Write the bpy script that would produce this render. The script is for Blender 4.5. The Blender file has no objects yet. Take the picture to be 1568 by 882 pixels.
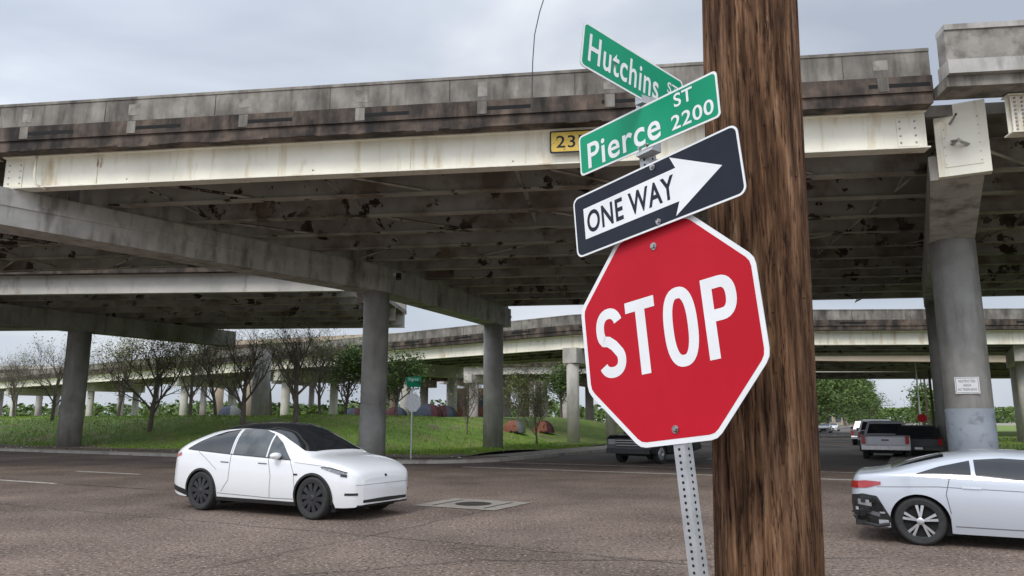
import bpy, math, random
from mathutils import Vector, Matrix, noise
random.seed(7)
R=random.random
def U(a,b): return a+(b-a)*R()
V=Vector
def G(gx,gy,z=0.0): return V((gx*.883+gy*.469,-gx*.469+gy*.883,z))
def toG(x,y): return (x*.883-y*.469, x*.469+y*.883)
# ---------------------------------------------------------------- materials
def mat(name,c1,c2=None,scale=4,rough=.7,metal=0,bump=0,bscale=40,coat=0,stretch=(1,1,1),c3=None,s3=2.,t3=.62,w3=.04,spec=.5,str3=(1,1,1),detail=6,lo=.35,hi=.65,c4=None,s4=6.,t4=.7,w4=.03):
    m=bpy.data.materials.new(name);m.use_nodes=True;n=m.node_tree.nodes;l=m.node_tree.links
    b=n['Principled BSDF'];b.inputs['Roughness'].default_value=rough;b.inputs['Metallic'].default_value=metal
    b.inputs['Specular IOR Level'].default_value=spec;b.inputs['Coat Weight'].default_value=coat;b.inputs['Coat Roughness'].default_value=.05
    if c2 is None: c2=tuple(x*.9 for x in c1)
    tc=n.new('ShaderNodeTexCoord')
    def nz(sc,st,det=6):
        mp=n.new('ShaderNodeMapping');mp.inputs['Scale'].default_value=st;l.new(tc.outputs['Object'],mp.inputs['Vector'])
        t=n.new('ShaderNodeTexNoise');t.inputs['Scale'].default_value=sc;t.inputs['Detail'].default_value=det;t.inputs['Roughness'].default_value=.6
        l.new(mp.outputs[0],t.inputs['Vector']);return t.outputs['Fac']
    def mr(src,a,bb):
        r=n.new('ShaderNodeMapRange');r.inputs['From Min'].default_value=a;r.inputs['From Max'].default_value=bb;l.new(src,r.inputs['Value']);return r.outputs[0]
    mx=n.new('ShaderNodeMix');mx.data_type='RGBA';mx.inputs[6].default_value=(*c1,1);mx.inputs[7].default_value=(*c2,1)
    l.new(mr(nz(scale,stretch,detail),lo,hi),mx.inputs[0]);out=mx.outputs[2]
    for cc,ss,tt,ww in ((c3,s3,t3,w3),(c4,s4,t4,w4)):
        if cc:
            m2=n.new('ShaderNodeMix');m2.data_type='RGBA';l.new(out,m2.inputs[6]);m2.inputs[7].default_value=(*cc,1)
            l.new(mr(nz(ss,str3),tt-ww,tt+ww),m2.inputs[0]);out=m2.outputs[2]
    l.new(out,b.inputs['Base Color'])
    if bump:
        bp=n.new('ShaderNodeBump');bp.inputs['Strength'].default_value=bump;bp.inputs['Distance'].default_value=.02
        l.new(nz(bscale,stretch),bp.inputs['Height']);l.new(bp.outputs[0],b.inputs['Normal'])
    return m
def overlay(m,scale,stretch,lo,hi,dark):
    # broad multiplicative soiling on top of an existing material's colour
    n=m.node_tree.nodes;l=m.node_tree.links;b=n['Principled BSDF'];src=b.inputs['Base Color'].links[0].from_socket
    tc=n.new('ShaderNodeTexCoord');mp=n.new('ShaderNodeMapping');mp.inputs['Scale'].default_value=stretch;l.new(tc.outputs['Object'],mp.inputs['Vector'])
    t=n.new('ShaderNodeTexNoise');t.inputs['Scale'].default_value=scale;t.inputs['Detail'].default_value=7;t.inputs['Roughness'].default_value=.65;l.new(mp.outputs[0],t.inputs['Vector'])
    r=n.new('ShaderNodeMapRange');r.inputs['From Min'].default_value=lo;r.inputs['From Max'].default_value=hi;l.new(t.outputs['Fac'],r.inputs['Value'])
    mx=n.new('ShaderNodeMix');mx.data_type='RGBA';mx.blend_type='MULTIPLY';l.new(r.outputs[0],mx.inputs[0]);l.new(src,mx.inputs[6]);mx.inputs[7].default_value=(*dark,1);l.new(mx.outputs[2],b.inputs['Base Color'])
M={}
M['road']=mat('road_aggregate',(.145,.104,.082),(.27,.205,.165),.55,.88,bump=.9,bscale=30,c3=(.46,.39,.335),s3=21,t3=.595,w3=.045,c4=(.042,.030,.025),s4=17,t4=.59,w4=.045,spec=.25)
overlay(M['road'],.16,(1,1,1),.42,.68,(.62,.62,.63));overlay(M['road'],1.1,(1,1,1),.50,.72,(.72,.70,.69))
M['road2']=mat('street_concrete',(.12,.105,.095),(.18,.16,.145),.5,.8,bump=.3,bscale=40,c3=(.06,.055,.05),s3=.25,t3=.6,w3=.1)
M['dirt']=mat('dirt',(.13,.095,.07),(.22,.175,.13),1.5,.95,bump=.5,bscale=20)
M['walk']=mat('pavement_concrete',(.26,.235,.2),(.36,.33,.29),1.2,.85,bump=.2,c3=(.15,.13,.11),s3=.8,t3=.6)
M['kerb']=mat('kerb_concrete',(.38,.35,.31),(.52,.48,.43),2,.85,c3=(.18,.16,.14),s3=1.5,t3=.62,w3=.1)
M['grass']=mat('grass',(.10,.19,.022),(.19,.29,.045),.9,.9,c3=(.23,.21,.09),s3=.6,t3=.57,w3=.1,bump=.6,bscale=25)
M['blade']=mat('grass_blade',(.12,.23,.022),(.25,.35,.055),.7,.8)
M['field']=mat('field',(.10,.13,.05),(.2,.18,.12),.05,.95)
M['conc']=mat('column_concrete',(.27,.265,.25),(.36,.35,.33),1.3,.85,bump=.15,c3=(.17,.16,.145),s3=.9,t3=.6,w3=.12,str3=(1,1,.3))
overlay(M['conc'],2.2,(1,1,.12),.50,.72,(.66,.64,.6))
M['concL']=mat('pale_concrete',(.42,.40,.36),(.55,.52,.47),.8,.85,c3=(.28,.26,.23),s3=.7,t3=.62,w3=.1,str3=(1,1,.3))
M['cap']=mat('cap_concrete',(.36,.35,.33),(.50,.485,.455),1.1,.8,bump=.1,c3=(.2,.18,.16),s3=1.4,t3=.60,w3=.08,str3=(1,1,.35))
overlay(M['cap'],2.6,(1,1,.15),.50,.70,(.62,.58,.52))
M['par']=mat('parapet_concrete',(.19,.175,.155),(.32,.295,.26),1.4,.9,bump=.3,c3=(.085,.077,.067),s3=1.2,t3=.57,w3=.14,str3=(1,1,.4))
overlay(M['par'],3.0,(1,1,.15),.48,.70,(.5,.47,.44))
M['parL']=mat('parapet_patch',(.24,.225,.20),(.33,.31,.28),2.4,.9,c3=(.13,.12,.10),s3=3,t3=.56,w3=.12)
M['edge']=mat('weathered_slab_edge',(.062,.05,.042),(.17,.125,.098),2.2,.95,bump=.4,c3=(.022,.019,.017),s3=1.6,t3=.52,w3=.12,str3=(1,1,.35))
M['fascia']=mat('painted_girder',(.74,.71,.60),(.85,.82,.71),.7,.6,c3=(.52,.41,.26),s3=1.3,t3=.655,w3=.07,str3=(1,1,.3),c4=(.25,.09,.035),s4=1.6,t4=.715,w4=.018)
overlay(M['fascia'],3.2,(1,1,.10),.54,.74,(.72,.62,.47))
M['fascia2']=mat('dull_painted_girder',(.42,.41,.375),(.54,.525,.48),.7,.6,c3=(.25,.2,.15),s3=1.3,t3=.64,w3=.08,str3=(1,1,.3))
M['steel']=mat('dirty_stringer',(.29,.275,.24),(.42,.40,.355),.9,.7,c3=(.040,.022,.014),s3=1.1,t3=.592,w3=.010,c4=(.18,.14,.11),s4=.6,t4=.57,w4=.08)
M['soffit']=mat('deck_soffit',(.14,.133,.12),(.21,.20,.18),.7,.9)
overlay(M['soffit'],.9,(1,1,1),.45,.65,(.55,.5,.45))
M['dark']=mat('black_void',(.008,.008,.008),rough=.9)
M['rubber']=mat('rubber',(.02,.02,.02),(.03,.03,.03),20,.75)
M['wp']=mat('white_car_paint',(.78,.79,.80),(.78,.79,.80),1,.25,coat=1)
M['sp']=mat('silver_white_paint',(.53,.565,.62),(.53,.565,.62),1,.28,metal=.15,coat=1)
M['glass']=mat('car_glass',(.012,.015,.018),(.02,.022,.025),2,.04,spec=.8)
M['glass2']=mat('cabin_glass',(.025,.03,.034),(.09,.10,.105),2.6,.04,spec=.8)
M['blk']=mat('black_plastic',(.015,.015,.016),(.025,.025,.025),6,.45)
M['seam']=mat('panel_gap',(.13,.13,.14),rough=.8)
M['rimd']=mat('dark_wheel',(.03,.03,.033),(.045,.045,.05),5,.35,metal=.3)
M['rims']=mat('alloy_wheel',(.55,.56,.58),(.65,.66,.68),5,.3,metal=.8)
M['red']=mat('tail_lamp',(.45,.01,.012),(.3,.005,.008),14,.12,coat=1)
M['lamp']=mat('head_lamp',(.35,.37,.39),(.12,.13,.14),18,.1,coat=1)
M['chrome']=mat('chrome',(.6,.6,.6),rough=.15,metal=1)
M['galv']=mat('galvanised_steel',(.42,.43,.44),(.56,.57,.58),14,.42,metal=.65)
M['bolt']=mat('bolt_steel',(.3,.3,.31),(.45,.45,.46),50,.4,metal=.8,c3=(.2,.09,.04),s3=60,t3=.55)
M['sred']=mat('stop_red',(.43,.004,.014),(.49,.006,.02),1.4,.5,spec=.22,bump=.02,bscale=8)
M['swhite']=mat('sign_white',(.80,.81,.82),(.74,.75,.76),6,.45,spec=.3)
M['sgreen']=mat('sign_green',(.002,.25,.125),(.004,.31,.16),2,.5,spec=.25)
M['sblack']=mat('sign_black',(.008,.011,.022),(.014,.018,.03),4,.5,spec=.25)
M['syel']=mat('sign_yellow',(.62,.42,.06),(.7,.5,.1),8,.6,c3=(.3,.2,.06),s3=9,t3=.65)
M['bark']=mat('bark',(.10,.082,.07),(.18,.155,.13),5,.95,stretch=(1,1,.3))
M['leafA']=mat('leaf_dark_green',(.04,.085,.014),(.10,.16,.032),1.1,.7)
M['leafB']=mat('leaf_spring',(.17,.19,.04),(.26,.27,.09),1.2,.7)
M['leafC']=mat('leaf_mid',(.07,.13,.022),(.14,.21,.045),.8,.7)
M['tan']=mat('tan_wall',(.42,.34,.25),(.48,.40,.31),.4,.9)
M['brick']=mat('red_brick',(.28,.11,.07),(.36,.17,.12),3,.9)
M['win']=mat('window_glass',(.06,.08,.10),(.14,.18,.22),.5,.1)
M['glassb']=mat('blue_glass_wall',(.25,.36,.46),(.4,.5,.6),.3,.15)
M['whiteline']=mat('road_paint',(.74,.73,.70),(.54,.51,.47),3,.8,c3=(.24,.19,.16),s3=7,t3=.58,w3=.06)
M['crack']=mat('crack_sealant',(.03,.027,.025),(.06,.05,.045),3,.8)
M['manh']=mat('manhole_patch',(.24,.215,.18),(.32,.29,.255),3,.85,bump=.3)
M['iron']=mat('cast_iron',(.04,.035,.03),(.08,.07,.06),15,.6,metal=.4)
M['utpole']=mat('utility_wood',(.06,.045,.035),(.1,.08,.06),3,.9)
M['tentO']=mat('tent_orange',(.26,.10,.06),(.20,.07,.045),2,.85)
M['tentB']=mat('tent_blue',(.028,.038,.065),(.05,.06,.085),2,.85)
M['tentR']=mat('tent_maroon',(.08,.022,.03),(.05,.015,.02),2,.85)
M['tentG']=mat('tent_grey',(.15,.155,.16),(.11,.11,.115),2,.85)
M['paintband']=mat('grey_blue_paint',(.22,.255,.30),(.28,.31,.35),1.2,.75,c3=(.17,.18,.2),s3=2,t3=.6)
# ---------------------------------------------------------------- mesh builder
class MB:
    def __init__(s): s.v=[];s.f=[];s.m=[];s.mats=[]
    def mi(s,k):
        if k not in s.mats: s.mats.append(k)
        return s.mats.index(k)
    def add(s,vs,fs,k):
        o=len(s.v);s.v+= [tuple(v) for v in vs];i=s.mi(k)
        for f in fs: s.f.append(tuple(o+a for a in f));s.m.append(i)
    def pbox(s,c,a,b,d,k):
        c=V(c);a=V(a);b=V(b);d=V(d)
        vs=[c+x*a+y*b+z*d for x in(-1,1) for y in(-1,1) for z in(-1,1)]
        s.add(vs,[(0,1,3,2),(4,6,7,5),(0,4,5,1),(2,3,7,6),(0,2,6,4),(1,5,7,3)],k)
    def box(s,c,sz,k,rot=0.0):
        ca,sa=math.cos(rot),math.sin(rot)
        s.pbox(c,(sz[0]/2*ca,sz[0]/2*sa,0),(-sz[1]/2*sa,sz[1]/2*ca,0),(0,0,sz[2]/2),k)
    def tube(s,pts,rad,n,k,cap=True):
        pts=[V(p) for p in pts];N=len(pts)
        if not hasattr(rad,'__len__'): rad=[rad]*N
        vs=[];prev=None
        for i,p in enumerate(pts):
            t=(pts[min(i+1,N-1)]-pts[max(i-1,0)]).normalized()
            if prev is None:
                a=t.cross(V((0,1,0))); 
                if a.length<.1:a=t.cross(V((1,0,0)))
            else: a=prev-t*prev.dot(t)
            a.normalize();prev=a;b=t.cross(a)
            for j in range(n):
                q=2*math.pi*j/n;vs.append(p+(a*math.cos(q)+b*math.sin(q))*rad[i])
        fs=[(i*n+j,i*n+(j+1)%n,(i+1)*n+(j+1)%n,(i+1)*n+j) for i in range(N-1) for j in range(n)]
        if cap: fs+= [tuple(range(n))[::-1],tuple((N-1)*n+j for j in range(n))]
        s.add(vs,fs,k)
    def prism(s,pts,off,k,k2=None):
        n=len(pts);off=V(off);pts=[V(p) for p in pts]
        s.add(pts+[p+off for p in pts],[tuple(range(n))[::-1],tuple(range(n,2*n))],k)
        s.add(pts+[p+off for p in pts],[(i,(i+1)%n,n+(i+1)%n,n+i) for i in range(n)],k2 or k)
    def obj(s,name,parent=None,smooth=False,mw=None):
        me=bpy.data.meshes.new(name);me.from_pydata(s.v,[],s.f)
        for k in s.mats: me.materials.append(M[k])
        me.polygons.foreach_set('material_index',s.m)
        if smooth: me.polygons.foreach_set('use_smooth',[True]*len(s.f))
        me.update();o=bpy.data.objects.new(name,me);bpy.context.scene.collection.objects.link(o)
        if parent: o.parent=parent
        return o
def empty(name,mw=None):
    o=bpy.data.objects.new(name,None);bpy.context.scene.collection.objects.link(o)
    if mw: o.matrix_world=mw
    return o
# ---------------------------------------------------------------- camera / world
cam=bpy.data.cameras.new('camera');co=bpy.data.objects.new('camera',cam);bpy.context.scene.collection.objects.link(co)
co.location=(0,0,1.7);co.rotation_euler=(math.radians(100.1),0,0);cam.sensor_width=36;cam.lens=36*1140/1568;cam.clip_end=5000
bpy.context.scene.camera=co
sc=bpy.context.scene;sc.view_settings.view_transform='Standard';sc.view_settings.look='None';sc.view_settings.exposure=0
w=bpy.data.worlds.new('World');sc.world=w;w.use_nodes=True;n=w.node_tree.nodes;l=w.node_tree.links
bg=n['Background'];bg.inputs['Strength'].default_value=.1
sky=n.new('ShaderNodeTexSky');sky.sky_type='NISHITA';sky.sun_disc=False;sky.sun_elevation=math.radians(50);sky.sun_rotation=math.radians(205)
tc=n.new('ShaderNodeTexCoord');mp=n.new('ShaderNodeMapping');mp.inputs['Scale'].default_value=(1,1,2.6);mp.inputs['Location'].default_value=(.35,.2,.1);l.new(tc.outputs['Generated'],mp.inputs['Vector'])
nz=n.new('ShaderNodeTexNoise');nz.inputs['Scale'].default_value=1.7;nz.inputs['Detail'].default_value=5;nz.inputs['Roughness'].default_value=.5;nz.inputs['Distortion'].default_value=.3;l.new(mp.outputs[0],nz.inputs['Vector'])
cr=n.new('ShaderNodeValToRGB');e=cr.color_ramp.elements;e[0].position=.36;e[0].color=(.46,.51,.60,1);e[1].position=.64;e[1].color=(.86,.885,.93,1)
x=e.new(.5);x.color=(.60,.65,.735,1);l.new(nz.outputs['Fac'],cr.inputs['Fac'])
dp=n.new('ShaderNodeVectorMath');dp.operation='DOT_PRODUCT';l.new(tc.outputs['Generated'],dp.inputs[0]);dp.inputs[1].default_value=V((-.33,-.62,.71)).normalized()
mr=n.new('ShaderNodeMapRange');mr.inputs['From Min'].default_value=-.3;mr.inputs['From Max'].default_value=1;mr.inputs['To Min'].default_value=10.5;mr.inputs['To Max'].default_value=24;l.new(dp.outputs['Value'],mr.inputs['Value'])
sm=n.new('ShaderNodeVectorMath');sm.operation='SCALE';l.new(cr.outputs['Color'],sm.inputs[0]);l.new(mr.outputs[0],sm.inputs['Scale'])
mx=n.new('ShaderNodeMix');mx.data_type='RGBA';mx.inputs[0].default_value=.9;l.new(sky.outputs[0],mx.inputs[6]);l.new(sm.outputs[0],mx.inputs[7]);l.new(mx.outputs[2],bg.inputs['Color'])
su=bpy.data.lights.new('sun','SUN');su.energy=1.4;su.angle=math.radians(16);su.color=(1,.95,.88);so=bpy.data.objects.new('sun',su);sc.collection.objects.link(so)
so.rotation_euler=V((-.33,-.62,.71)).to_track_quat('Z','Y').to_euler()
# ---------------------------------------------------------------- ground
def sheet(name,pts,z,k,sub=None):
    b=MB();b.add([V((p[0],p[1],z)) for p in pts],[tuple(range(len(pts)))],k);return b.obj(name)
def gs(x0,x1,y0,y1): return [G(x0,y0),G(x1,y0),G(x1,y1),G(x0,y1)]
sheet('ground',[(-2500,-2500),(2500,-2500),(2500,2500),(-2500,2500)],-.03,'field')
sheet('road',gs(-400,400,-6,30),0,'road')
sheet('street',gs(-15.9,-.6,30,900),0,'road2')
sheet('street_near',gs(-17,-2.3,-200,-6),0,'road')
def arc(cx,cy,r,a0,a1,n=8): return [(cx+r*math.cos(math.radians(a0+(a1-a0)*i/n)),cy+r*math.sin(math.radians(a0+(a1-a0)*i/n))) for i in range(n+1)]
def island(name,gp,z,k='walk'):
    b=MB();pts=[G(p[0],p[1],-.02) for p in gp];b.prism(pts,(0,0,z+.02),k,'kerb')
    return b.obj(name)
r=4.5
isl=[(-400,24.6)]+arc(-15.4-r,24.6+r,r,-90,0)+[(-15.4,900),(-400,900)]
island('pavement',isl,.13,'dirt')
ir=[(400,24.6),(400,900),(-1.0,900)]+arc(-1+3,24.6+3,3,180,270)[0:]
island('pavement',ir,.13,'walk')
inr=[(400,3.6),(400,-200),(-2.3,-200)]+arc(-2.3+3,.6,3,180,90)
island('pavement',inr,.14,'walk')
inl=[(-400,3.0),(-400,-200),(-17,-200)]+[(-17,0),(-20,3.0)]
island('pavement',inl,.14,'walk')
b=MB()
path=[(-400,24.6)]+arc(-15.4-r,24.6+r,r,-90,0)+[(-15.4,900)]
path2=[(-400,25.1)]+arc(-15.4-r,24.6+r,r-.5,-90,0)+[(-15.9,900)]
for i in range(len(path)-1):
    b.add([G(*path[i],.136),G(*path[i+1],.136),G(*path2[i+1],.136),G(*path2[i],.136)],[(0,1,2,3)],'kerb')
b.add([G(-17.6,30,.137),G(-15.95,30,.137),G(-15.95,400,.137),G(-17.6,400,.137)],[(0,1,2,3)],'walk')
b.obj('kerb')
def S(t): t=max(0,min(1,t));return t*t*(3-2*t)
def hm(gx,gy):
    h=1.85*S((gy-28.3)/10)*S((-21.5-gx)/12)
    h+=.14*noise.noise(V((gx*.2,gy*.2,0)))*S((gy-28)/3)
    return .15+max(0,h)*S((gy-27)/1.5)+.0
b=MB();nx,ny=190,60
for i in range(nx+1):
    for j in range(ny+1):
        gx=-17.6-(i/nx)**1.3*190;gy=26.6+j/ny*50;b.v.append(tuple(G(gx,gy,hm(gx,gy))))
def gmask(gx,gy):
    return S((gy-27.7)/1.8)+.95*noise.noise(V((gx*.16+3,gy*.16,1)))+.6*noise.noise(V((gx*.8,gy*.8,4)))-.5*S((gx+25)/5)
kg,kd=b.mi('grass'),b.mi('dirt')
for i in range(nx):
    for j in range(ny):
        b.f.append((i*(ny+1)+j,i*(ny+1)+j+1,(i+1)*(ny+1)+j+1,(i+1)*(ny+1)+j))
        gx=-17.6-((i+.5)/nx)**1.3*190;gy=26.6+(j+.5)/ny*50
        b.m.append(kg if gmask(gx,gy)>.35 else kd)
b.obj('grassy_hill',smooth=True)
b=MB()
for _ in range(60000):
    gx=-17.8-(R()**1.4)*75;gy=27+R()**1.3*22
    if gmask(gx,gy)<.3+.3*R(): continue
    p=G(gx,gy,hm(gx,gy)-.01);a=U(0,6.28);wd=U(.015,.04);h=U(.05,.16)
    d=V((math.cos(a)*wd,math.sin(a)*wd,0));b.add([p-d,p+d,p+V((U(-.05,.05),U(-.05,.05),h))],[(0,1,2)],'blade')
for _ in range(9000):
    gx=1+R()*30;gy=25.6+R()**1.5*60
    p=G(gx,gy,.14);a=U(0,6.28);wd=U(.03,.06);h=U(.06,.16)
    d=V((math.cos(a)*wd,math.sin(a)*wd,0));b.add([p-d,p+d,p+V((U(-.05,.05),U(-.05,.05),h))],[(0,1,2)],'blade')
b.obj('grass')
sheet('lawn',gs(1.2,200,26.4,300),.142,'grass')
b=MB()
for gy,x0 in ((12.7,-24.2),(16.1,-25.4)):
    for i in range(-8,1):
        a=x0+i*12.2; b.add([G(a,gy-.075,.004),G(a+3.3,gy-.075,.004),G(a+3.3,gy+.075,.004),G(a,gy+.075,.004)],[(0,1,2,3)],'whiteline')
b.add([G(-15,24.2,.004),G(-1.4,24.2,.004),G(-1.4,24.45,.004),G(-15,24.45,.004)],[(0,1,2,3)],'whiteline')
b.add([G(-15,27.6,.004),G(-1.4,27.6,.004),G(-1.4,27.8,.004),G(-15,27.8,.004)],[(0,1,2,3)],'whiteline')
for i in range(20):
    gy=34+i*12;b.add([G(-8.3,gy,.004),G(-8.15,gy,.004),G(-8.15,gy+3,.004),G(-8.3,gy+3,.004)],[(0,1,2,3)],'whiteline')
b.obj('road_marking')
b=MB()
def crack(pts,wd,z=.008):
    P=[]
    for i in range(len(pts)-1):
        a,c=V((*pts[i],0)),V((*pts[i+1],0));L=(c-a).length;m=max(2,int(L/.25))
        for k in range(m): 
            q=a.lerp(c,k/m);P.append(V((q.x+noise.noise(q*1.7)*.09,q.y+noise.noise(q*1.9+V((5,5,5)))*.09,0)))
    P.append(V((*pts[-1],0)))
    for i in range(len(P)-1):
        d=(P[i+1]-P[i]).normalized();nn=V((-d.y,d.x,0))*wd*(.5+.8*abs(noise.noise(P[i]*2)))
        b.add([G(*(P[i]-nn).xy,z),G(*(P[i+1]-nn).xy,z),G(*(P[i+1]+nn).xy,z),G(*(P[i]+nn).xy,z)],[(0,1,2,3)],'crack')
crack([(-60,9.1),(-23,9.0),(-4,9.3),(30,9.2)],.012)
crack([(-60,20.0),(-15,20.1),(30,20)],.016,.0085)
crack([(-60,12.72),(-27.2,12.72)],.03,.009);crack([(-20.5,12.72),(-17,12.75)],.035,.009)
for gx in (-34,-26,-16,-7.5,3.0): crack([(gx,4),(gx+.2,9),(gx,16),(gx-.1,24)],.010,.0095)
crack([(-6.6,6),(-4.9,8.3),(-3.0,9.3),(-.5,10.8)],.013,.010)
b.obj('road_crack')
b=MB();mc=V((*toG(-.8,15.9),0))
b.add([G(mc.x-.95,mc.y-.8,.011),G(mc.x+.95,mc.y-.8,.011),G(mc.x+.95,mc.y+.8,.011),G(mc.x-.95,mc.y+.8,.011)],[(0,1,2,3)],'manh')
c=G(mc.x,mc.y,.016);b.add([c+V((.38*math.cos(a*.2618),.38*math.sin(a*.2618),0)) for a in range(24)],[tuple(range(24))],'iron')
for k in (-.6,.6): b.add([G(mc.x+k-.03,mc.y-.6,.015),G(mc.x+k+.03,mc.y-.6,.015),G(mc.x+k+.03,mc.y+.6,.015),G(mc.x+k-.03,mc.y+.6,.015)],[(0,1,2,3)],'crack')
b.obj('manhole_cover')
# ---------------------------------------------------------------- viaducts
def off(path,o):
    P=[V(p) for p in path];out=[]
    for i,p in enumerate(P):
        d0=(P[i]-P[i-1]).normalized() if i>0 else None
        d1=(P[i+1]-P[i]).normalized() if i<len(P)-1 else None
        d0=d0 or d1;d1=d1 or d0
        n0=V((-d0.y,d0.x));n1=V((-d1.y,d1.x));m=(n0+n1).normalized();out.append(p+m*(o/max(.3,m.dot(n0))))
    return out
def strip(b,path,o0,o1,z0,z1,k):
    A=off(path,o0);B=off(path,o1);vs=[];n=len(path)
    for p,q in zip(A,B): vs+=[(p.x,p.y,z0),(q.x,q.y,z0),(q.x,q.y,z1),(p.x,p.y,z1)]
    fs=[]
    for i in range(n-1):
        for j in range(4): fs.append((i*4+j,i*4+(j+1)%4,(i+1)*4+(j+1)%4,(i+1)*4+j))
    fs+=[(3,2,1,0),tuple((n-1)*4+j for j in range(4))]
    b.add(vs,fs,k)
def girder(b,path,o,z0,z1,k,fw=.22):
    strip(b,path,o-.012,o+.012,z0+.035,z1-.03,k);strip(b,path,o-fw,o+fw,z0,z0+.035,k);strip(b,path,o-fw*.8,o+fw*.8,z1-.03,z1,k)
def along(path,step,start=0):
    P=[V(p) for p in path];s=start
    for i in range(len(P)-1):
        L=(P[i+1]-P[i]).length;d=(P[i+1]-P[i]).normalized()
        while s<L: yield P[i]+d*s,d;s+=step
        s-=L
def edge_detail(b,path,zt,slots=True,kp='par',ke='edge',step=3.3):
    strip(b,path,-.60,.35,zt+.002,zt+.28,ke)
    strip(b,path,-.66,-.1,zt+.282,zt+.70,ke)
    strip(b,path,-.60,-.2,zt+.702,zt+1.36,kp)
    strip(b,path,-.625,-.17,zt+1.361,zt+1.44,kp)
    if slots:
        for p,d in along(path,step,1.0):
            nn=V((-d.y,d.x));c=p-nn*.655
            b.pbox((c.x,c.y,zt+.47),(d.x*.72,d.y*.72,0),(nn.x*.01,nn.y*.01,0),(0,0,.05),'dark')
        for p,d in along(path,step*1.02,2.6):
            nn=V((-d.y,d.x));c=p-nn*.598
            w_=U(.10,.2)
            b.pbox((c.x,c.y,zt+1.05),(d.x*w_,d.y*w_,0),(nn.x*.008,nn.y*.008,0),(0,0,U(.13,.22)),'parL')
            b.pbox((c.x-d.x*.9,c.y-d.y*.9,zt+1.05),(d.x*.01,d.y*.01,0),(nn.x*.008,nn.y*.008,0),(0,0,.3),'edge')
            c=p-nn*.665
            b.pbox((c.x,c.y,zt+.5),(d.x*.13,d.y*.13,0),(nn.x*.008,nn.y*.008,0),(0,0,.18),'par')
        for p,d in along(path,.31,.2):
            nn=V((-d.y,d.x));c=p-nn*.60;h_=.02+.07*abs(noise.noise(V((p.x*.9,p.y,3))));b.pbox((c.x,c.y,zt+.02-h_*.5),(d.x*.155,d.y*.155,0),(nn.x*.03,nn.y*.03,0),(0,0,h_),'edge')
def column(b,x,y,r,z1,k='conc',z0=0,n=28):
    b.tube([(x,y,z0),(x,y,z1)],r,n,k)
yl=lambda x,o: 21.2-.134*(x+14.8)+1.009*o
A=empty('highway_overpass')
b=MB()
pn=[(-15.1,yl(-15.1,0)),(10.45,yl(10.45,0))];pnL=[(-60,yl(-60,0)),(-15.35,yl(-15.35,0))]
girder(b,pn,0,8.4,9.4,'fascia',.2);girder(b,pnL,0,8.4,9.4,'fascia',.2)
for p,d in along(pn,9.4,3.0):
    nn=V((-d.y,d.x));c=p-nn*.03;b.pbox((c.x,c.y,8.9),(d.x*.012,d.y*.012,0),(nn.x*.012,nn.y*.012,0),(0,0,.46),'fascia')
for x0 in (10.0,-14.75,-15.7):
    y0=yl(x0,0)-.03;b.box((x0,y0,8.88),(.5,.03,.75),'fascia',-.133)
    for dx in(-.18,.18):
        for dz in(-.28,-.1,.1,.28): b.box((x0+dx,y0-.02-dx*.134,8.88+dz),(.04,.03,.04),'bolt')
b.obj('fascia_girder',A)
b=MB();edge_detail(b,[(-60,yl(-60,0)),(10.45,yl(10.45,0))],9.4);b.obj('parapet',A)
b=MB()
pl=[(-60,yl(-60,0)),(70,yl(70,0))]
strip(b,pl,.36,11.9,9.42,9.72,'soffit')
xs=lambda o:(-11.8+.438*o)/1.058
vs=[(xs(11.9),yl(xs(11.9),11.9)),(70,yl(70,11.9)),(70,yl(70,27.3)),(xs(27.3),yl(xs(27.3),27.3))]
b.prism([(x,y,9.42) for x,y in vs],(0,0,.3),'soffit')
b.obj('deck_slab',A)
b=MB();os_=[2.25,4.5,6.8,9.1,11.4]
for o in os_: girder(b,[(-60,yl(-60,o)),(70,yl(70,o))],0,8.5,9.42,'steel',.17)
o=13.6
while o<27: girder(b,[(xs(o),yl(xs(o),o)),(70,yl(70,o))],0,8.5,9.42,'steel',.17);o+=2.25
D=V((.991,-.133,0));N=V((.133,.991,0))
for x0 in [-56+i*5.6 for i in range(22)]:
    for i,o in enumerate([0]+os_[:-1]+[11.4+2.22*j for j in range(7)]):
        if o>11 and x0<xs(o)+1: continue
        p=V((x0+.133*o,yl(x0+.133*o,o),8.62));q=p+N*2.2
        b.tube([p+V((0,0,.03)),q+V((0,0,.03))],.045,4,'steel');b.tube([p,q+V((0,0,.7))],.035,4,'steel');b.tube([p+V((0,0,.7)),q],.035,4,'steel')
for x0 in [-56+i*5.6 for i in range(22)]:
    for o in (0,4.5,9.1):
        p=V((x0+.133*o,yl(x0+.133*o,o),8.60));q=p+N*2.25+D*(2.8 if int(o)%2==0 else -2.8)
        b.tube([p,q],.05,4,'steel')
b.obj('stringers',A)
b=MB()
cp=[(-15.55,20.75),(-6,32.6),(-1.1,43.9),(-.6,45.2)]
strip(b,cp,-.58,.58,7.28,8.39,'cap')
strip(b,[(-13.9,22.8)]+cp[1:],-.4,.4,8.39,9.3,'cap')
strip(b,cp,-.62,.62,7.85,7.98,'cap')
cd=V((.47,.883));c5=V((13.7,22.6))
q=[c5-cd*4.9,c5-cd*.6,c5+cd*15]
side=V((cd.y,-cd.x))
def hammer(b,q0,q1,w,z0a,z0b,z1,k):
    s=side*w;vs=[]
    for q_,zb in((q0,z0a),(q1,z0b)):
        for sg,zz in((-1,zb),(1,zb),(1,z1),(-1,z1)):
            p=q_+s*sg;vs.append((p.x,p.y,zz))
    b.add(vs,[(0,1,2,3)[::-1],(4,5,6,7),(0,4,5,1)[::-1],(1,5,6,2)[::-1],(2,6,7,3)[::-1],(3,7,4,0)[::-1]],k)
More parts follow.
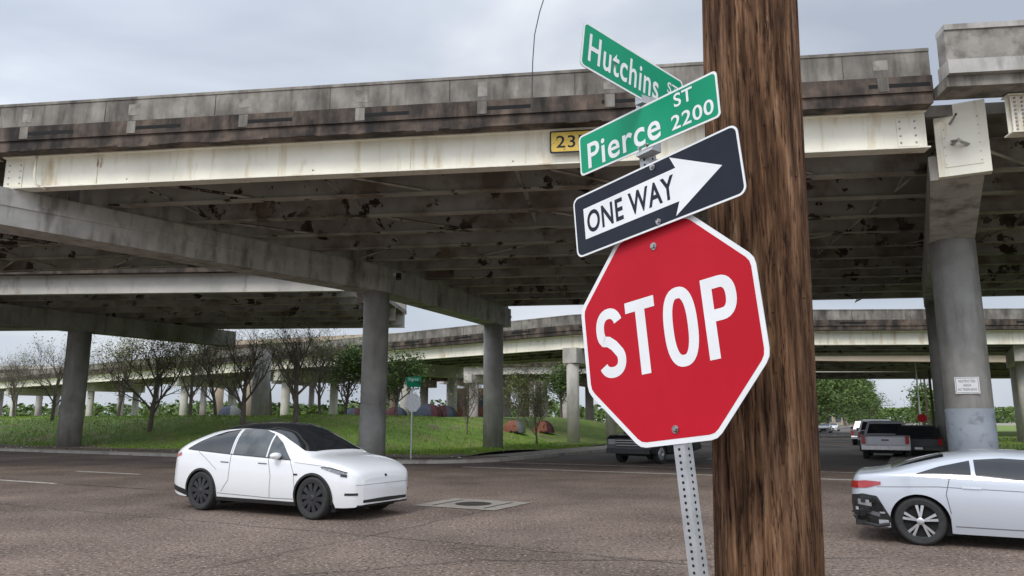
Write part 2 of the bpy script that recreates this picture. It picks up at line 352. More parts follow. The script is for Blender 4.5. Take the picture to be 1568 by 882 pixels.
hammer(b,q[0],q[1],.60,7.83,7.16,8.48,'cap');hammer(b,q[1],q[2],.60,7.16,7.16,8.48,'cap')
b.obj('bent_caps',A)
b=MB()
e0=q[0]-cd*.16+V((.2,0))
b.pbox((e0.x,e0.y,8.78),tuple(side*.58)+(0,),tuple(cd*.15)+(0,),(0,0,.95),'fascia')
e1=e0-cd*.158
b.pbox((e1.x,e1.y,8.72),tuple(side*.42)+(0,),tuple(cd*.010)+(0,),(0,0,.66),'fascia')
for sx in(-.38,.38):
    for dz in(-.58,-.35,-.12,.12,.35,.58):
        p=e1+side*sx-cd*.012;b.pbox((p.x,p.y,8.72+dz),tuple(side*.014)+(0,),tuple(cd*.008)+(0,),(0,0,.014),'bolt')
p2=[(e0.x+.55,16.95),(70,16.95-.12*(70-12))]
girder(b,p2,.25,8.55,9.55,'fascia',.2)
b.box((12.33,17.10,9.05),(.34,.03,.92),'fascia')
for i in range(9): b.box((12.25,17.07,8.65+i*.1),(.045,.04,.045),'bolt');b.box((12.42,17.05,8.65+i*.1),(.045,.04,.045),'bolt')
b.obj('end_girder',A)
b=MB();p3=[(10.50,17.22),(70,17.22-.12*59.5)]
strip(b,p3,-.5,.3,9.58,9.85,'par');strip(b,p3,-.66,-.1,9.851,10.2,'cap');strip(b,p3,-.6,-.2,10.201,10.98,'parL');strip(b,p3,-.64,-.16,10.981,11.12,'cap')
b.obj('parapet_right',A)
b=MB()
column(b,-6,32.6,.56,7.28);column(b,-1.1,43.9,.58,7.28);column(b,13.7,22.6,.64,7.17);c6=c5+cd*13.5;column(b,c6.x,c6.y,.6,7.17)
b.tube([(13.7,22.6,.02),(13.7,22.6,2.05)],.648,28,'paintband')
b.tube([(-6,32.6,.02),(-6,32.6,2.4)],.568,28,'conc')
b.obj('columns',A,True)
b=MB();xx=-13.95;yy=yl(xx,0)-.25
b.tube([(xx,yy,9.35),(xx,yy,8.75),(xx+.06,yy,8.5),(xx+.3,yy+.1,8.36)],.035,8,'fascia');b.obj('drain_pipe',A,True)
b=MB();b.box((-5.0,31.9,7.95),(.3,.25,.12),'galv');b.tube([(-4.9,31.6,7.95),(-4.9,31.55,7.7)],.12,10,'blk');b.obj('security_camera',A)
def viaduct(path,W,zb,cols,r=.6,kg='fascia',gd=1.0,sp=2.4,kc='conc',kp='par',base=0,ke='edge'):
    E=empty('highway_overpass');b=MB()
    girder(b,path,0,zb,zb+gd,kg,.2);o=sp
    while o<W-.5: girder(b,path,o,zb+.1,zb+gd,'steel',.17);o+=sp
    girder(b,path,W,zb,zb+gd,kg,.2);b.obj('girders',E)
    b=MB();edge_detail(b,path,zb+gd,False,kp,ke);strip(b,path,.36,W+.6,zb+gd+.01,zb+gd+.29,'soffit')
    strip(b,path,W+.2,W+.5,zb+gd+.29,zb+gd+1.4,kp)
    for p,d in along(path,6,3):
        nn=V((-d.y,d.x));c=p-nn*.60;b.pbox((c.x,c.y,zb+gd+1.03),(d.x*.02,d.y*.02,0),(nn.x*.01,nn.y*.01,0),(0,0,.3),'edge')
        c=p-nn*.67;b.pbox((c.x,c.y,zb+gd+.5),(d.x*.9,d.y*.9,0),(nn.x*.01,nn.y*.01,0),(0,0,.06),'dark')
    b.obj('deck',E)
    b=MB();b2=MB()
    for (x,y,dx,dy,c0,c1,cs) in cols:
        d=V((dx,dy)).normalized();p=V((x,y));a=p+d*c0;e=p+d*c1
        strip(b,[a,e],-.55,.55,zb-1.1,zb-.01,kc)
        for cc in cs:
            z=p+d*cc;column(b2,z.x,z.y,r,zb-1.1,kc,base,20)
    b.obj('bent_caps',E);b2.obj('columns',E,True);return E
viaduct([(-90,43),(-27,38.7),(-8.6,37.5)],15,8.2,[(-26.7,45.8,.53,.85,-9,11,(0,14)),(-55,48,.53,.85,-9,11,(0,14))],.66,'fascia2')
viaduct([(-100,137.5),(-86,125),(-40,89.5),(-10.8,67),(4.6,54.6),(10,52.5),(75,50)],9,6.9,[(4.4,54.2,.5,.86,-.5,8,(0,7)),(-10,67.5,.6,.8,-.6,8,(.6,7)),(-24,78,.6,.8,-.6,8,(.6,7)),(-40,90.5,.6,.8,-.6,8,(.6,7)),(-60,106,.6,.8,-.6,8,(.6,7)),(-82,123,.6,.8,-.6,8,(.6,7)),(36,52.5,.5,.86,-.8,8,(1,7)),(17,53.5,.5,.86,-.8,8,(1,7))],.45,'fascia',kc='concL')
viaduct([(-24,100),(20,94),(110,88)],16,7.6,[(x,98,.35,.93,-2,15,(0,12)) for x in(-17,-5,7,19,36,60)],.6,'concL',kc='concL',kp='concL')
viaduct([(8,66),(30,70),(120,78)],14,7.2,[(x,72,.5,.86,-4,11,(0,8)) for x in(22,52,85)],.6,'tan',kc='tan')
viaduct([(-260,158),(-60,150),(60,156)],14,10.2,[(x,156,.35,.93,-4,10,(0,9)) for x in range(-200,60,17)],.6,'concL',kc='concL',kp='concL')
viaduct([(-52,128),(-10,112),(40,104)],10,12.6,[(x,118,.35,.93,-4,9,(0,7)) for x in(-46,-22,2,28)],.7,'tan',kc='tan',kp='tan')
E=MB();E.box((21.5,27.8,3.9),(1.9,1.9,7.8),'tan',-.5);E.box((21.5,27.8,6.9),(2.6,2.3,1.0),'tan',-.5);E.box((21.5,27.8,.5),(2.2,2.2,.8),'tan',-.5);E.obj('bridge_pier')
# ---------------------------------------------------------------- text helper
def text(body,wd,h,c,r,u,nrm,k,name,parent,bold=.0,lift=.003):
    cu=bpy.data.curves.new('t','FONT');cu.body=body;cu.size=1;cu.offset=bold;cu.space_character=1.08
    o=bpy.data.objects.new('t',cu);sc.collection.objects.link(o)
    dg=bpy.context.evaluated_depsgraph_get();me=bpy.data.meshes.new_from_object(o.evaluated_get(dg));bpy.data.objects.remove(o)
    xs_=[v.co.x for v in me.vertices];ys=[v.co.y for v in me.vertices];x0,x1,y0,y1=min(xs_),max(xs_),min(ys),max(ys)
    c=V(c);r=V(r);u=V(u);nrm=V(nrm)
    for v in me.vertices:
        a=(v.co.x-x0)/(x1-x0)-.5;bb=(v.co.y-y0)/(y1-y0)-.5
        v.co=c+r*(a*wd)+u*(bb*h)+nrm*lift
    me.materials.append(M[k]);me.name=name
    o=bpy.data.objects.new(name,me);sc.collection.objects.link(o);o.parent=parent;return o
def rrect(w,h,r,n=6):
    P=[]
    for cx,cy,a in((w/2-r,h/2-r,0),(-w/2+r,h/2-r,90),(-w/2+r,-h/2+r,180),(w/2-r,-h/2+r,270)):
        P+=arc(cx,cy,r,a,a+90,n)
    return P
def plate(b,loop,c,r,u,nrm,z0,z1,k,k2=None):
    c=V(c);r=V(r);u=V(u);nrm=V(nrm);b.prism([c+r*x+u*y+nrm*z0 for x,y in loop],nrm*(z1-z0),k,k2)
def frame(r,u):
    r=V(r).normalized();u=V(u);u=(u-r*u.dot(r)).normalized();return r,u,r.cross(u)
SP=empty('stop_sign')
r_,u_,n_=frame((.641,-.759,.113),(-.063,.094,.994));n_=n_ if n_.y<0 else -n_
def octo(a,ch=.03):
    h=a*math.tan(math.pi/8);P=[(-h,a),(h,a),(a,h),(a,-h),(h,-a),(-h,-a),(-a,-h),(-a,h)];out=[]
    for i,p in enumerate(P):
        pv=V(P[i-1]);nx_=V(P[(i+1)%8]);p=V(p)
        a0=p+(pv-p).normalized()*ch;a1=p+(nx_-p).normalized()*ch;out+=[a0,(a0+a1+p*2)/4,a1]
    return [(q.x,q.y) for q in out]
sc_=(.624,3.037,2.063);b=MB()
plate(b,octo(.457),sc_,r_,u_,n_,-.0015,.0015,'swhite','galv');plate(b,octo(.436,.025),sc_,r_,u_,n_,.0016,.0024,'sred')
plate(b,octo(.456),sc_,r_,u_,n_,-.0025,-.0016,'galv');b.obj('plate',SP)
def stroke(b,pts,wd,k='swhite'):
    P=[V(p) for p in pts];vs=[];n=len(P);closed=(P[0]-P[-1]).length<1e-6
    for i,p in enumerate(P):
        a=P[i-1] if i>0 else (P[-2] if closed else P[0]);c=P[i+1] if i<n-1 else (P[1] if closed else P[-1])
        t=(c-a).normalized();nn=V((-t.y,t.x))*wd/2
        for q in (p-nn,p+nn): vs.append(V(sc_)+r_*q.x+u_*q.y+n_*.0034)
    b.add(vs,[(2*i,2*i+1,2*i+3,2*i+2) for i in range(n-1)],k)
def ell(cx,cy,rx,ry,a0,a1,n=20,pw=.82):
    out=[]
    for i in range(n+1):
        a=math.radians(a0+(a1-a0)*i/n);c_,s_=math.cos(a),math.sin(a)
        out.append((cx+rx*math.copysign(abs(c_)**pw,c_),cy+ry*math.copysign(abs(s_)**pw,s_)))
    return out
H2=.160;sw=.047;b=MB()
cx=-.293;rx=.074-sw/2+.005
top=ell(cx,H2/2-.012,rx,H2/2+.012-sw/2,20,270,22,.9);botm=ell(cx,-H2/2+.006,rx,H2/2-.006-sw/2+.0,90,-160,22,.9)
sp_=[(x,y) for x,y in top[:-4]]+[(cx-.012,.012),(cx+.018,-.010)]+[(x,y) for x,y in botm[4:]]
stroke(b,sp_,sw);b.obj('letter_s',SP)
b=MB();stroke(b,[(-.193,H2-sw/2),(-.033,H2-sw/2)],sw);stroke(b,[(-.113,H2-sw),(-.113,-H2)],sw+.004);b.obj('letter_t',SP)
b=MB();stroke(b,ell(.086,0,.083-sw/2,H2+.003-sw/2,0,360,40,.8),sw);b.obj('letter_o',SP)
b=MB();stroke(b,[(.228,H2),(.228,-H2)],sw+.002)
stroke(b,[(.2525,H2-sw/2),(.285,H2-sw/2)]+ell(.285,.072,.05,H2-sw/2-.072,90,-90,14,.85)[1:]+[(.2525,.072-(H2-sw/2-.072))],sw);b.obj('letter_p',SP)
b=MB()
def boltat(b,c,rr=.011):
    b.tube([V(c),V(c)+n_*.004],rr*1.5,12,'bolt');b.tube([V(c),V(c)+n_*.013],rr*.85,6,'bolt')
boltat(b,V(sc_)+u_*.365+n_*.002);boltat(b,V(sc_)-u_*.40+n_*.002)
b.obj('bolts',SP)
dv=u_.copy();c0=V(sc_)-n_*.031
pb=c0-dv*1.95;pt=c0+dv*.79;pd=dv
b=MB();rr_=r_.copy();nn_=n_.copy()
mid=(pb+pt)/2;L=(pt-pb).length;hw=.026
b.pbox(mid,rr_*hw,nn_*hw,pd*(L/2),'galv')
s=.05
while s<L-.02:
    for (d1,d2) in((nn_,rr_),(rr_,nn_),(-rr_,nn_)):
        c=pb+pd*s+d1*(hw+.0006);b.add([c+(d2*math.cos(a*.7854)+pd*math.sin(a*.7854))*.0062 for a in range(8)],[tuple(range(8))],'dark')
    s+=.0254
b.obj('post',SP)
OW=empty('one_way_sign');r2,u2,n2=frame((.655,-.745,.122),(-.05,.12,.99));n2=n2 if n2.y<0 else -n2
q9=.957;oc=V((.588,3.048,2.637));b=MB()
plate(b,rrect(.93*q9,.310*q9,.035),oc,r2,u2,n2,-.0015,.0012,'swhite','galv');plate(b,rrect(.912*q9,.292*q9,.028),oc,r2,u2,n2,.0013,.002,'sblack');plate(b,rrect(.93*q9,.31*q9,.035),oc,r2,u2,n2,-.0025,-.0016,'galv')
ar=[(-.40,-.078),(.150,-.078),(.125,-.138),(.375,.0),(.125,.138),(.150,.078),(-.40,.078)]
plate(b,[(x*q9,y*q9) for x,y in ar],oc+u2*.002,r2,u2,n2,.0021,.0028,'swhite');b.obj('plate',OW)
text('ONE WAY',.515*q9,.112*q9,oc+r2*(-.118)+u2*.002,r2,u2,n2,'sblack','lettering',OW,.022,.0036)
b=MB();boltat(b,oc+u2*.125+n2*.002+r2*.03,.009);boltat(b,oc-u2*.125+n2*.002+r2*.03,.009);b.obj('bolts',OW)
def street(name,c,r,u,L,items,H=.203,bold=.014):
    E=empty(name);r,u,nn=frame(r,u);nn=nn if nn.y<0 else -nn;b=MB();c=V(c)
    plate(b,rrect(L,H,.02),c,r,u,nn,-.0012,.0012,'swhite','galv');plate(b,rrect(L-.018,H-.018,.016),c,r,u,nn,.0013,.0018,'sgreen')
    plate(b,rrect(L,H,.02),c,r,u,nn,-.002,-.0013,'sgreen');b.obj('blade',E)
    for t,x,y,wd,h in items: text(t,wd,h,c+r*x+u*y,r,u,nn,'swhite','lettering',E,bold,.003)
    return E
street('street_name_sign',(.568,3.056,2.950),(.633,-.772,.057),(-.036,.045,.998),.780,[('Pierce',-.120,-.018,.43,.124),('ST',.222,.052,.095,.060),('2200',.258,-.042,.21,.064)],.200)
hr,hu,hn=frame((.78,.61,-.139),(.108,.089,.99))
hc=V((.600,3.068,3.168))-hr*.088
street('street_name_sign',hc,hr,hu,.63,[('Hutchins',-.062,-.004,.43,.128),('ST',.245,.03,.07,.055)],.206)
b=MB();tp_=V((.592,3.075,2.862))
b.pbox(tp_,rr_*.045,nn_*.03,(0,0,.028),'galv');b.pbox(tp_+V((0,0,.035)),rr_*.032,nn_*.014,(0,0,.018),'galv')
b.pbox((.592,3.082,3.058),rr_*.045,nn_*.018,(0,0,.022),'galv');b.pbox((.592,3.082,3.078),(.04,.03,0),(-.012,.016,0),(0,0,.018),'galv')
boltat(b,tp_+nn_*.03-rr_*.02,.006);boltat(b,tp_+nn_*.03+rr_*.02,.006)
b.obj('sign_bracket',SP)
# ---------------------------------------------------------------- wooden utility pole
m=mat('weathered_wood',(.075,.035,.017),(.23,.12,.062),1,.9);nt=m.node_tree;n=nt.nodes;l=nt.links;bs=n['Principled BSDF']
tc=n.new('ShaderNodeTexCoord')
def nzn(sc0,st,det=8,ro=.65):
    mp=n.new('ShaderNodeMapping');mp.inputs['Scale'].default_value=st;l.new(tc.outputs['Object'],mp.inputs['Vector']);t=n.new('ShaderNodeTexNoise');t.inputs['Scale'].default_value=sc0;t.inputs['Detail'].default_value=det;t.inputs['Roughness'].default_value=ro;l.new(mp.outputs[0],t.inputs['Vector']);return t.outputs['Fac']
g=nzn(34,(1,1,.06));g2=nzn(9,(1,1,.18));g3=nzn(75,(1,1,.09))
cr=n.new('ShaderNodeValToRGB');e=cr.color_ramp.elements;e[0].position=.3;e[0].color=(.022,.012,.008,1);e[1].position=.72;e[1].color=(.38,.25,.165,1);x=e.new(.45);x.color=(.105,.055,.03,1);x=e.new(.56);x.color=(.20,.115,.066,1)
l.new(g,cr.inputs['Fac'])
c2=n.new('ShaderNodeValToRGB');e=c2.color_ramp.elements;e[0].position=.38;e[0].color=(.55,.5,.48,1);e[1].position=.6;e[1].color=(1.15,1.08,1.02,1);l.new(g2,c2.inputs['Fac'])
mm=n.new('ShaderNodeMix');mm.data_type='RGBA';mm.blend_type='MULTIPLY';mm.inputs[0].default_value=1;l.new(cr.outputs[0],mm.inputs[6]);l.new(c2.outputs[0],mm.inputs[7])
c3=n.new('ShaderNodeValToRGB');e=c3.color_ramp.elements;e[0].position=.37;e[0].color=(.12,.09,.08,1);e[1].position=.46;e[1].color=(1,1,1,1);l.new(g3,c3.inputs['Fac'])
m3=n.new('ShaderNodeMix');m3.data_type='RGBA';m3.blend_type='MULTIPLY';m3.inputs[0].default_value=.9;l.new(mm.outputs[2],m3.inputs[6]);l.new(c3.outputs[0],m3.inputs[7]);l.new(m3.outputs[2],bs.inputs['Base Color'])
ad=n.new('ShaderNodeMath');l.new(g,ad.inputs[0]);l.new(g3,ad.inputs[1]);bp=n.new('ShaderNodeBump');bp.inputs['Strength'].default_value=1;bp.inputs['Distance'].default_value=.014;l.new(ad.outputs[0],bp.inputs['Height']);l.new(bp.outputs[0],bs.inputs['Normal'])
bs.inputs['Specular IOR Level'].default_value=.2
M['wood']=m
b=MB();na,nz_=260,300
for i in range(nz_+1):
    z=.1+i/nz_*5.6
    if i>=nz_-3: z=5.7+ (i-nz_+3)*1.3
    ax=1.075+.0235*z;r0=.2265-.0012*z
    for j in range(na):
        a=2*math.pi*j/na
        q=V((math.cos(a)*9,math.sin(a)*9,z*.55));q3=V((math.cos(a)*22,math.sin(a)*22,z*1.3))
        g=noise.noise(q);g1=noise.noise(q3)
        rr=r0+.004*noise.noise(V((math.cos(a)*1.5,math.sin(a)*1.5,z*.7)))
        if abs(g)<.05: rr-=.013*(1-abs(g)/.05)
        if abs(g1)<.06 : rr-=.006*(1-abs(g1)/.06)
        b.v.append((ax+rr*math.cos(a),3.35+rr*math.sin(a),z))
k=b.mi('wood')
for i in range(nz_):
    for j in range(na): b.f.append((i*na+j,i*na+(j+1)%na,(i+1)*na+(j+1)%na,(i+1)*na+j));b.m.append(k)
for _ in range(22):
    a=U(-2.6,-.5);z=U(.9,3.2);rr=.2275;c=V((1.075+.0235*z+rr*math.cos(a),3.35+rr*math.sin(a),z));t=V((-math.sin(a),math.cos(a),0))
    b.pbox(c,t*.005,V((math.cos(a),math.sin(a),0))*.003,(0,0,.001),'dark')
b.obj('wooden_utility_pole',smooth=True)
# ---------------------------------------------------------------- cars
def pchip(pts):
    X=[p[0] for p in pts];Y=[p[1] for p in pts];n=len(X);h=[X[i+1]-X[i] for i in range(n-1)];d=[(Y[i+1]-Y[i])/h[i] for i in range(n-1)];mm=[0]*n
    mm[0]=d[0];mm[-1]=d[-1]
    for i in range(1,n-1):
        mm[i]=0 if d[i-1]*d[i]<=0 else 2*d[i-1]*d[i]/(d[i-1]+d[i])
    def f(x):
        if x<=X[0]:return Y[0]
        if x>=X[-1]:return Y[-1]
        i=0
        while x>X[i+1]: i+=1
        t=(x-X[i])/h[i];return (1+2*t)*(1-t)**2*Y[i]+t*(1-t)**2*h[i]*mm[i]+t*t*(3-2*t)*Y[i+1]+t*t*(t-1)*h[i]*mm[i+1]
    return f
class Car:
    def __init__(s,name,sp,rw,hd,paint):
        s.sp=sp;s.L=sp['L'];s.top=pchip(sp['top']);s.belt=pchip(sp['belt']);s.bot=pchip(sp['bot']);s.wd=pchip(sp['w']);s.n=sp.get('n',3.0);s.tau=sp.get('tau',.26)
        h=V((hd[0],hd[1],0)).normalized();lf=V((-h.y,h.x,0));o=V((rw[0],rw[1],sp.get('z0',0)))-h*sp['xr']+lf*(sp['track'])
        mw=Matrix(((h.x,lf.x,0,o.x),(h.y,lf.y,0,o.y),(0,0,1,o.z),(0,0,0,1)));s.E=empty(name,mw)
        xr,xf,ra=sp['xr'],sp['xf'],sp['arch'];s.ra=ra;zc=sp['rw']
        def zb(x):
            z=s.bot(x)
            for xc in(xr,xf):
                if abs(x-xc)<ra: z=max(z,zc+math.sqrt(ra*ra-(x-xc)**2)*sp.get('af',.97))
            return z
        s.zb=zb
        X=set([round(i*s.L/70,4) for i in range(71)])
        for xc in(xr,xf):
            for i in range(0,25): X.add(round(xc-ra*math.cos(math.pi*i/24),4))
        for e in(0,.01,.025,.045,.07,.1): X.add(e);X.add(round(s.L-e,4))
        X=sorted(X);b=MB();nl,nu=12,18;rings=[]
        for x in X:
            z0=zb(x);zt=s.top(x);be=min(s.belt(x),zt-.005);z0=min(z0,be-.01);ring=[]
            for j in range(nl): z=z0+(be-z0)*j/nl;ring.append((s.W(x,z),z))
            wb=s.W(x,be)
            for j in range(nu+1):
                ph=math.pi/2*j/nu;nn=s.nn(x);q=math.sin(ph)**(2/nn);y=wb*max(0,math.cos(ph))**(2/nn)*(1-s.ta(x)*q);ring.append((y if j<nu else 0,be+(zt-be)*q))
            rings.append([(x,-y,z) for y,z in ring]+[(x,y,z) for y,z in ring[:-1][::-1]])
        m=len(rings[0]);vs=[p for r in rings for p in r]
        fs=[(i*m+j,i*m+j+1,(i+1)*m+j+1,(i+1)*m+j) for i in range(len(X)-1) for j in range(m-1)]
        fs+=[tuple(range(m))[::-1],tuple((len(X)-1)*m+j for j in range(m))]
        b.add(vs,fs,paint);b.obj('body',s.E,True)
        b=MB();tw=sp['track'];b.box((s.L/2,0,.45),(s.L-.5,2*tw-.5,.5),'dark')
        for xc in(xr,xf): b.box((xc,0,.45),(ra*2.1,2*tw-.26,.62),'dark')
        b.obj('underbody',s.E);s.P=MB()
    def nn(s,x): H=s.top(x)-s.belt(x);return s.n if H>.25 else 2.3+(s.n-2.3)*max(0,H)/.25
    def ta(s,x): return s.tau*max(0,min(1,(s.top(x)-s.belt(x))/.5))
    def W(s,x,z):
        w=s.wd(x);zt=s.top(x);be=min(s.belt(x),zt-.005);zm=.58
        if z<=be:
            if z<zm: return w*(1-.07*((zm-z)/.4)**2)
            return w*(1-.025*((z-zm)/max(.05,be-zm))**2) if be>zm else w
        wb=s.W(x,be);q=min(1,(z-be)/(zt-be));return wb*(1-s.ta(x)*q)*max(0,1-q**s.nn(x))**(1/s.nn(x))
    def side(s,xs_,z0,z1,k,o=.005,nzs=5,sides=(-1,1)):
        for sg in sides:
            vs=[];n=len(xs_)
            for x in xs_:
                a,c=z0(x),z1(x)
                for j in range(nzs+1):
                    z=a+(c-a)*j/nzs;vs.append((x,sg*(s.W(x,z)+o),z+(o*.3)))
            s.P.add(vs,[(i*(nzs+1)+j,i*(nzs+1)+j+1,(i+1)*(nzs+1)+j+1,(i+1)*(nzs+1)+j) for i in range(n-1) for j in range(nzs)],k)
    def poly(s,pts,k,o=.005,n=22,sides=(-1,1)):
        lo,hi=pts;fl=lambda c:(lambda x:lin(c,x));x0=max(lo[0][0],hi[0][0]);x1=min(lo[-1][0],hi[-1][0])
        s.side([x0+(x1-x0)*i/n for i in range(n+1)],fl(lo),fl(hi),k,o,6,sides)
    def line(s,pts,wd=.005,k='seam',o=.003,sides=(-1,1)):
        for sg in sides:
            P=[]
            for i in range(len(pts)-1):
                for j in range(8): P.append((pts[i][0]+(pts[i+1][0]-pts[i][0])*j/8,pts[i][1]+(pts[i+1][1]-pts[i][1])*j/8))
            P.append(pts[-1])
            for i in range(len(P)-1):
                dx,dz=P[i+1][0]-P[i][0],P[i+1][1]-P[i][1];l_=math.hypot(dx,dz) or 1;nx_,nz1=-dz/l_*wd,dx/l_*wd
                q=[(P[i][0]-nx_,P[i][1]-nz1),(P[i+1][0]-nx_,P[i+1][1]-nz1),(P[i+1][0]+nx_,P[i+1][1]+nz1),(P[i][0]+nx_,P[i][1]+nz1)]
                s.P.add([(a,sg*(s.W(a,c)+o),c) for a,c in q],[(0,1,2,3)],k)
    def endx(s,y,z,front):
        rng=[i*.01 for i in range(120)];ins=lambda x: abs(y)<=s.W(x,z) and s.bot(x)-.02<=z<=s.top(x)
        L=s.L
        for d in rng:
            x=L-d if front else d
            if ins(x):
                a,c=(d-.01,d) if d>0 else (0,0)
                for _ in range(8):
                    m_=(a+c)/2
                    if ins(L-m_ if front else m_): c=m_
                    else: a=m_
                return (L-c) if front else c
        return L-.3 if front else .3
    def end(s,ys,z0,z1,k,front=True,o=.008,nzs=3):
        vs=[];n=len(ys)
        for y in ys:
            a,c=z0(y),z1(y)
            for j in range(nzs+1):
                z=a+(c-a)*j/nzs;x=s.endx(y,z,front);vs.append((x+(o if front else -o),y+ (o if y>0 else -o)*.5*(abs(y)>.5),z))
        s.P.add(vs,[(i*(nzs+1)+j,i*(nzs+1)+j+1,(i+1)*(nzs+1)+j+1,(i+1)*(nzs+1)+j) for i in range(n-1) for j in range(nzs)],k)
    def topz(s,x,y):
        a,c=min(s.belt(x),s.top(x)-.005),s.top(x)
        for _ in range(16):
            m_=(a+c)/2
            if s.W(x,m_)>=abs(y): a=m_
            else: c=m_
        return a
    def roof(s,xs_,hw,k,o=.006,ny=14):
        vs=[];n=len(xs_)
        for i,x in enumerate(xs_):
            w_=hw(x)
            for j in range(ny+1):
                y=-w_+2*w_*j/ny;vs.append((x,y,s.topz(x,y)+o))
        s.P.add(vs,[(i*(ny+1)+j,i*(ny+1)+j+1,(i+1)*(ny+1)+j+1,(i+1)*(ny+1)+j) for i in range(n-1) for j in range(ny)],k)
    def wheel(s,x,sg,style):
        sp=s.sp;rw=sp['rw'];tw=sp['track'];b=MB();n=40
        prof=[(.66,-.02),(.70,.0),(.74,.004),(.88,.012),(.95,.0),(1.0,-.04),(1.0,-.17),(.93,-.21),(.6,-.2)]
        def lathe(prof,k):
            vs=[]
            for i in range(n):
                a=2*math.pi*i/n
                for r_0,y in prof: vs.append((x+rw*r_0*math.cos(a),sg*(tw-.0+y),rw+rw*r_0*math.sin(a)))
            m_=len(prof);b.add(vs,[(i*m_+j,((i+1)%n)*m_+j,((i+1)%n)*m_+j+1,i*m_+j+1) for i in range(n) for j in range(m_-1)],k)
        lathe(prof,'rubber');rk='rimd' if style!='alloy' else 'rims'
        lathe([(.74,.0),(.72,-.002),(.68,-.02),(.66,-.06)],rk);lathe([(.67,-.06),(0,-.07)],'dark');lathe([(.15,-.004),(.10,.006),(0,.008)],rk)
        ns=10 if style!='alloy' else 5
        for i in range(ns):
            a0=2*math.pi*i/ns+.3
            for da in ((0,) if style!='alloy' else (-.17,.17)):
                a=a0;a1=a0+da+(.28 if style=='turbine' else 0);wdt=.085 if style=='turbine' else .04
                p0=V((x+rw*.1*math.cos(a),sg*(tw-.004),rw+rw*.1*math.sin(a)));p1=V((x+rw*.70*math.cos(a1),sg*(tw-.012),rw+rw*.70*math.sin(a1)))
                d=(p1-p0);t=V((-d.z,0,d.x)).normalized()
                b.add([p0-t*rw*wdt*.8,p0+t*rw*wdt*.8,p1+t*rw*wdt*1.5,p1-t*rw*wdt*1.5,p0-t*rw*wdt*.8-V((0,sg*.03,0)),p0+t*rw*wdt*.8-V((0,sg*.03,0)),p1+t*rw*wdt*1.5-V((0,sg*.03,0)),p1-t*rw*wdt*1.5-V((0,sg*.03,0))],[(0,1,2,3),(0,4,5,1),(1,5,6,2),(2,6,7,3),(3,7,4,0)],rk)
        b.obj('wheel',s.E,False)
    def arches(s,k='blk',t=.03):
        for xc in(s.sp['xr'],s.sp['xf']):
            for sg in(-1,1):
                vs=[];N_=28
                for i in range(N_+1):
                    a=math.pi*(-.08+1.16*i/N_)
                    for rr in(s.ra-.02,s.ra+t):
                        X_=xc-rr*math.cos(a);Z=s.sp['rw']+rr*math.sin(a)*.97;vs.append((X_,sg*(s.W(X_,max(.2,Z))+.007),Z))
                s.P.add(vs,[(2*i,2*i+1,2*i+3,2*i+2) for i in range(N_)],k)
    def mirror(s,x,z,k):
        for sg in(-1,1):
            y=s.W(x,z)+.10;b=MB();vs=[];
            for i in range(9):
                for j in range(12):
                    ph=math.pi*i/8;a=2*math.pi*j/12;c_=math.cos(ph);si=math.sin(ph)
                    vs.append((x+.09*si*math.cos(a),sg*(y+.12*c_),z+.065*si*math.sin(a)))
            b.add(vs,[(i*12+j,i*12+(j+1)%12,(i+1)*12+(j+1)%12,(i+1)*12+j) for i in range(8) for j in range(12)],k)
            b.pbox((x+.02,sg*(y-.09),z-.04),(.03,0,0),(0,.07,0),(0,0,.02),'blk');b.obj('mirror',s.E,True)
    def done(s): s.P.obj('trim',s.E,True)
def lin(c,x):
    if x<=c[0][0]:return c[0][1]
    for i in range(len(c)-1):
        if x<=c[i+1][0]: t=(x-c[i][0])/(c[i+1][0]-c[i][0]);return c[i][1]+(c[i+1][1]-c[i][1])*t
    return c[-1][1]
def rg(a,b_,n): return [a+(b_-a)*i/n for i in range(n+1)]
# --- white crossover
sp=dict(L=4.75,xr=.98,xf=3.87,rw=.37,arch=.42,track=.94,n=3.7,tau=.22,
 top=[(0,.98),(.04,1.10),(.16,1.22),(.5,1.39),(.9,1.525),(1.4,1.625),(1.95,1.665),(2.45,1.65),(2.8,1.575),(3.2,1.385),(3.55,1.19),(3.72,1.115),(4.1,1.05),(4.4,.97),(4.6,.885),(4.7,.81),(4.75,.70)],
 belt=[(0,.90),(.15,1.05),(.5,1.10),(1,1.09),(2,1.035),(3,.985),(3.5,.975),(3.8,.965),(4.2,.92),(4.5,.83),(4.7,.72),(4.75,.62)],
 bot=[(0,.42),(.12,.31),(.4,.25),(1.5,.22),(3.3,.22),(4.4,.22),(4.65,.23),(4.75,.27)],
 w=[(0,.72),(.03,.79),(.10,.86),(.3,.925),(.9,.955),(1.6,.945),(2.6,.94),(3.6,.955),(4.05,.945),(4.35,.90),(4.58,.82),(4.68,.745),(4.75,.60)])
c=Car('white_car',sp,(-6.02,14.83),(.873,-.487),'wp')
hwf=pchip([(.28,.50),(.8,.58),(1.4,.63),(2.4,.65),(2.8,.67),(3.2,.72),(3.5,.755),(3.62,.56)])
c.roof(rg(.28,3.6,60),hwf,'glass')
c.poly(([(.52,1.155),(.9,1.13),(1.72,1.08)],[(.52,1.17),(.75,1.29),(1.05,1.41),(1.35,1.49),(1.72,1.535)]),'glass')
c.poly(([(1.80,1.075),(2.66,1.03)],[(1.80,1.54),(2.2,1.545),(2.42,1.52),(2.66,1.455)]),'glass2')
c.poly(([(2.70,1.025),(3.28,1.01)],[(2.70,1.44),(2.95,1.30),(3.28,1.03)]),'glass2')
c.poly(([(.50,1.14),(.9,1.115),(1.72,1.065),(3.32,.995)],[(.50,1.155),(.9,1.13),(1.72,1.08),(3.32,1.01)]),'blk',.006)
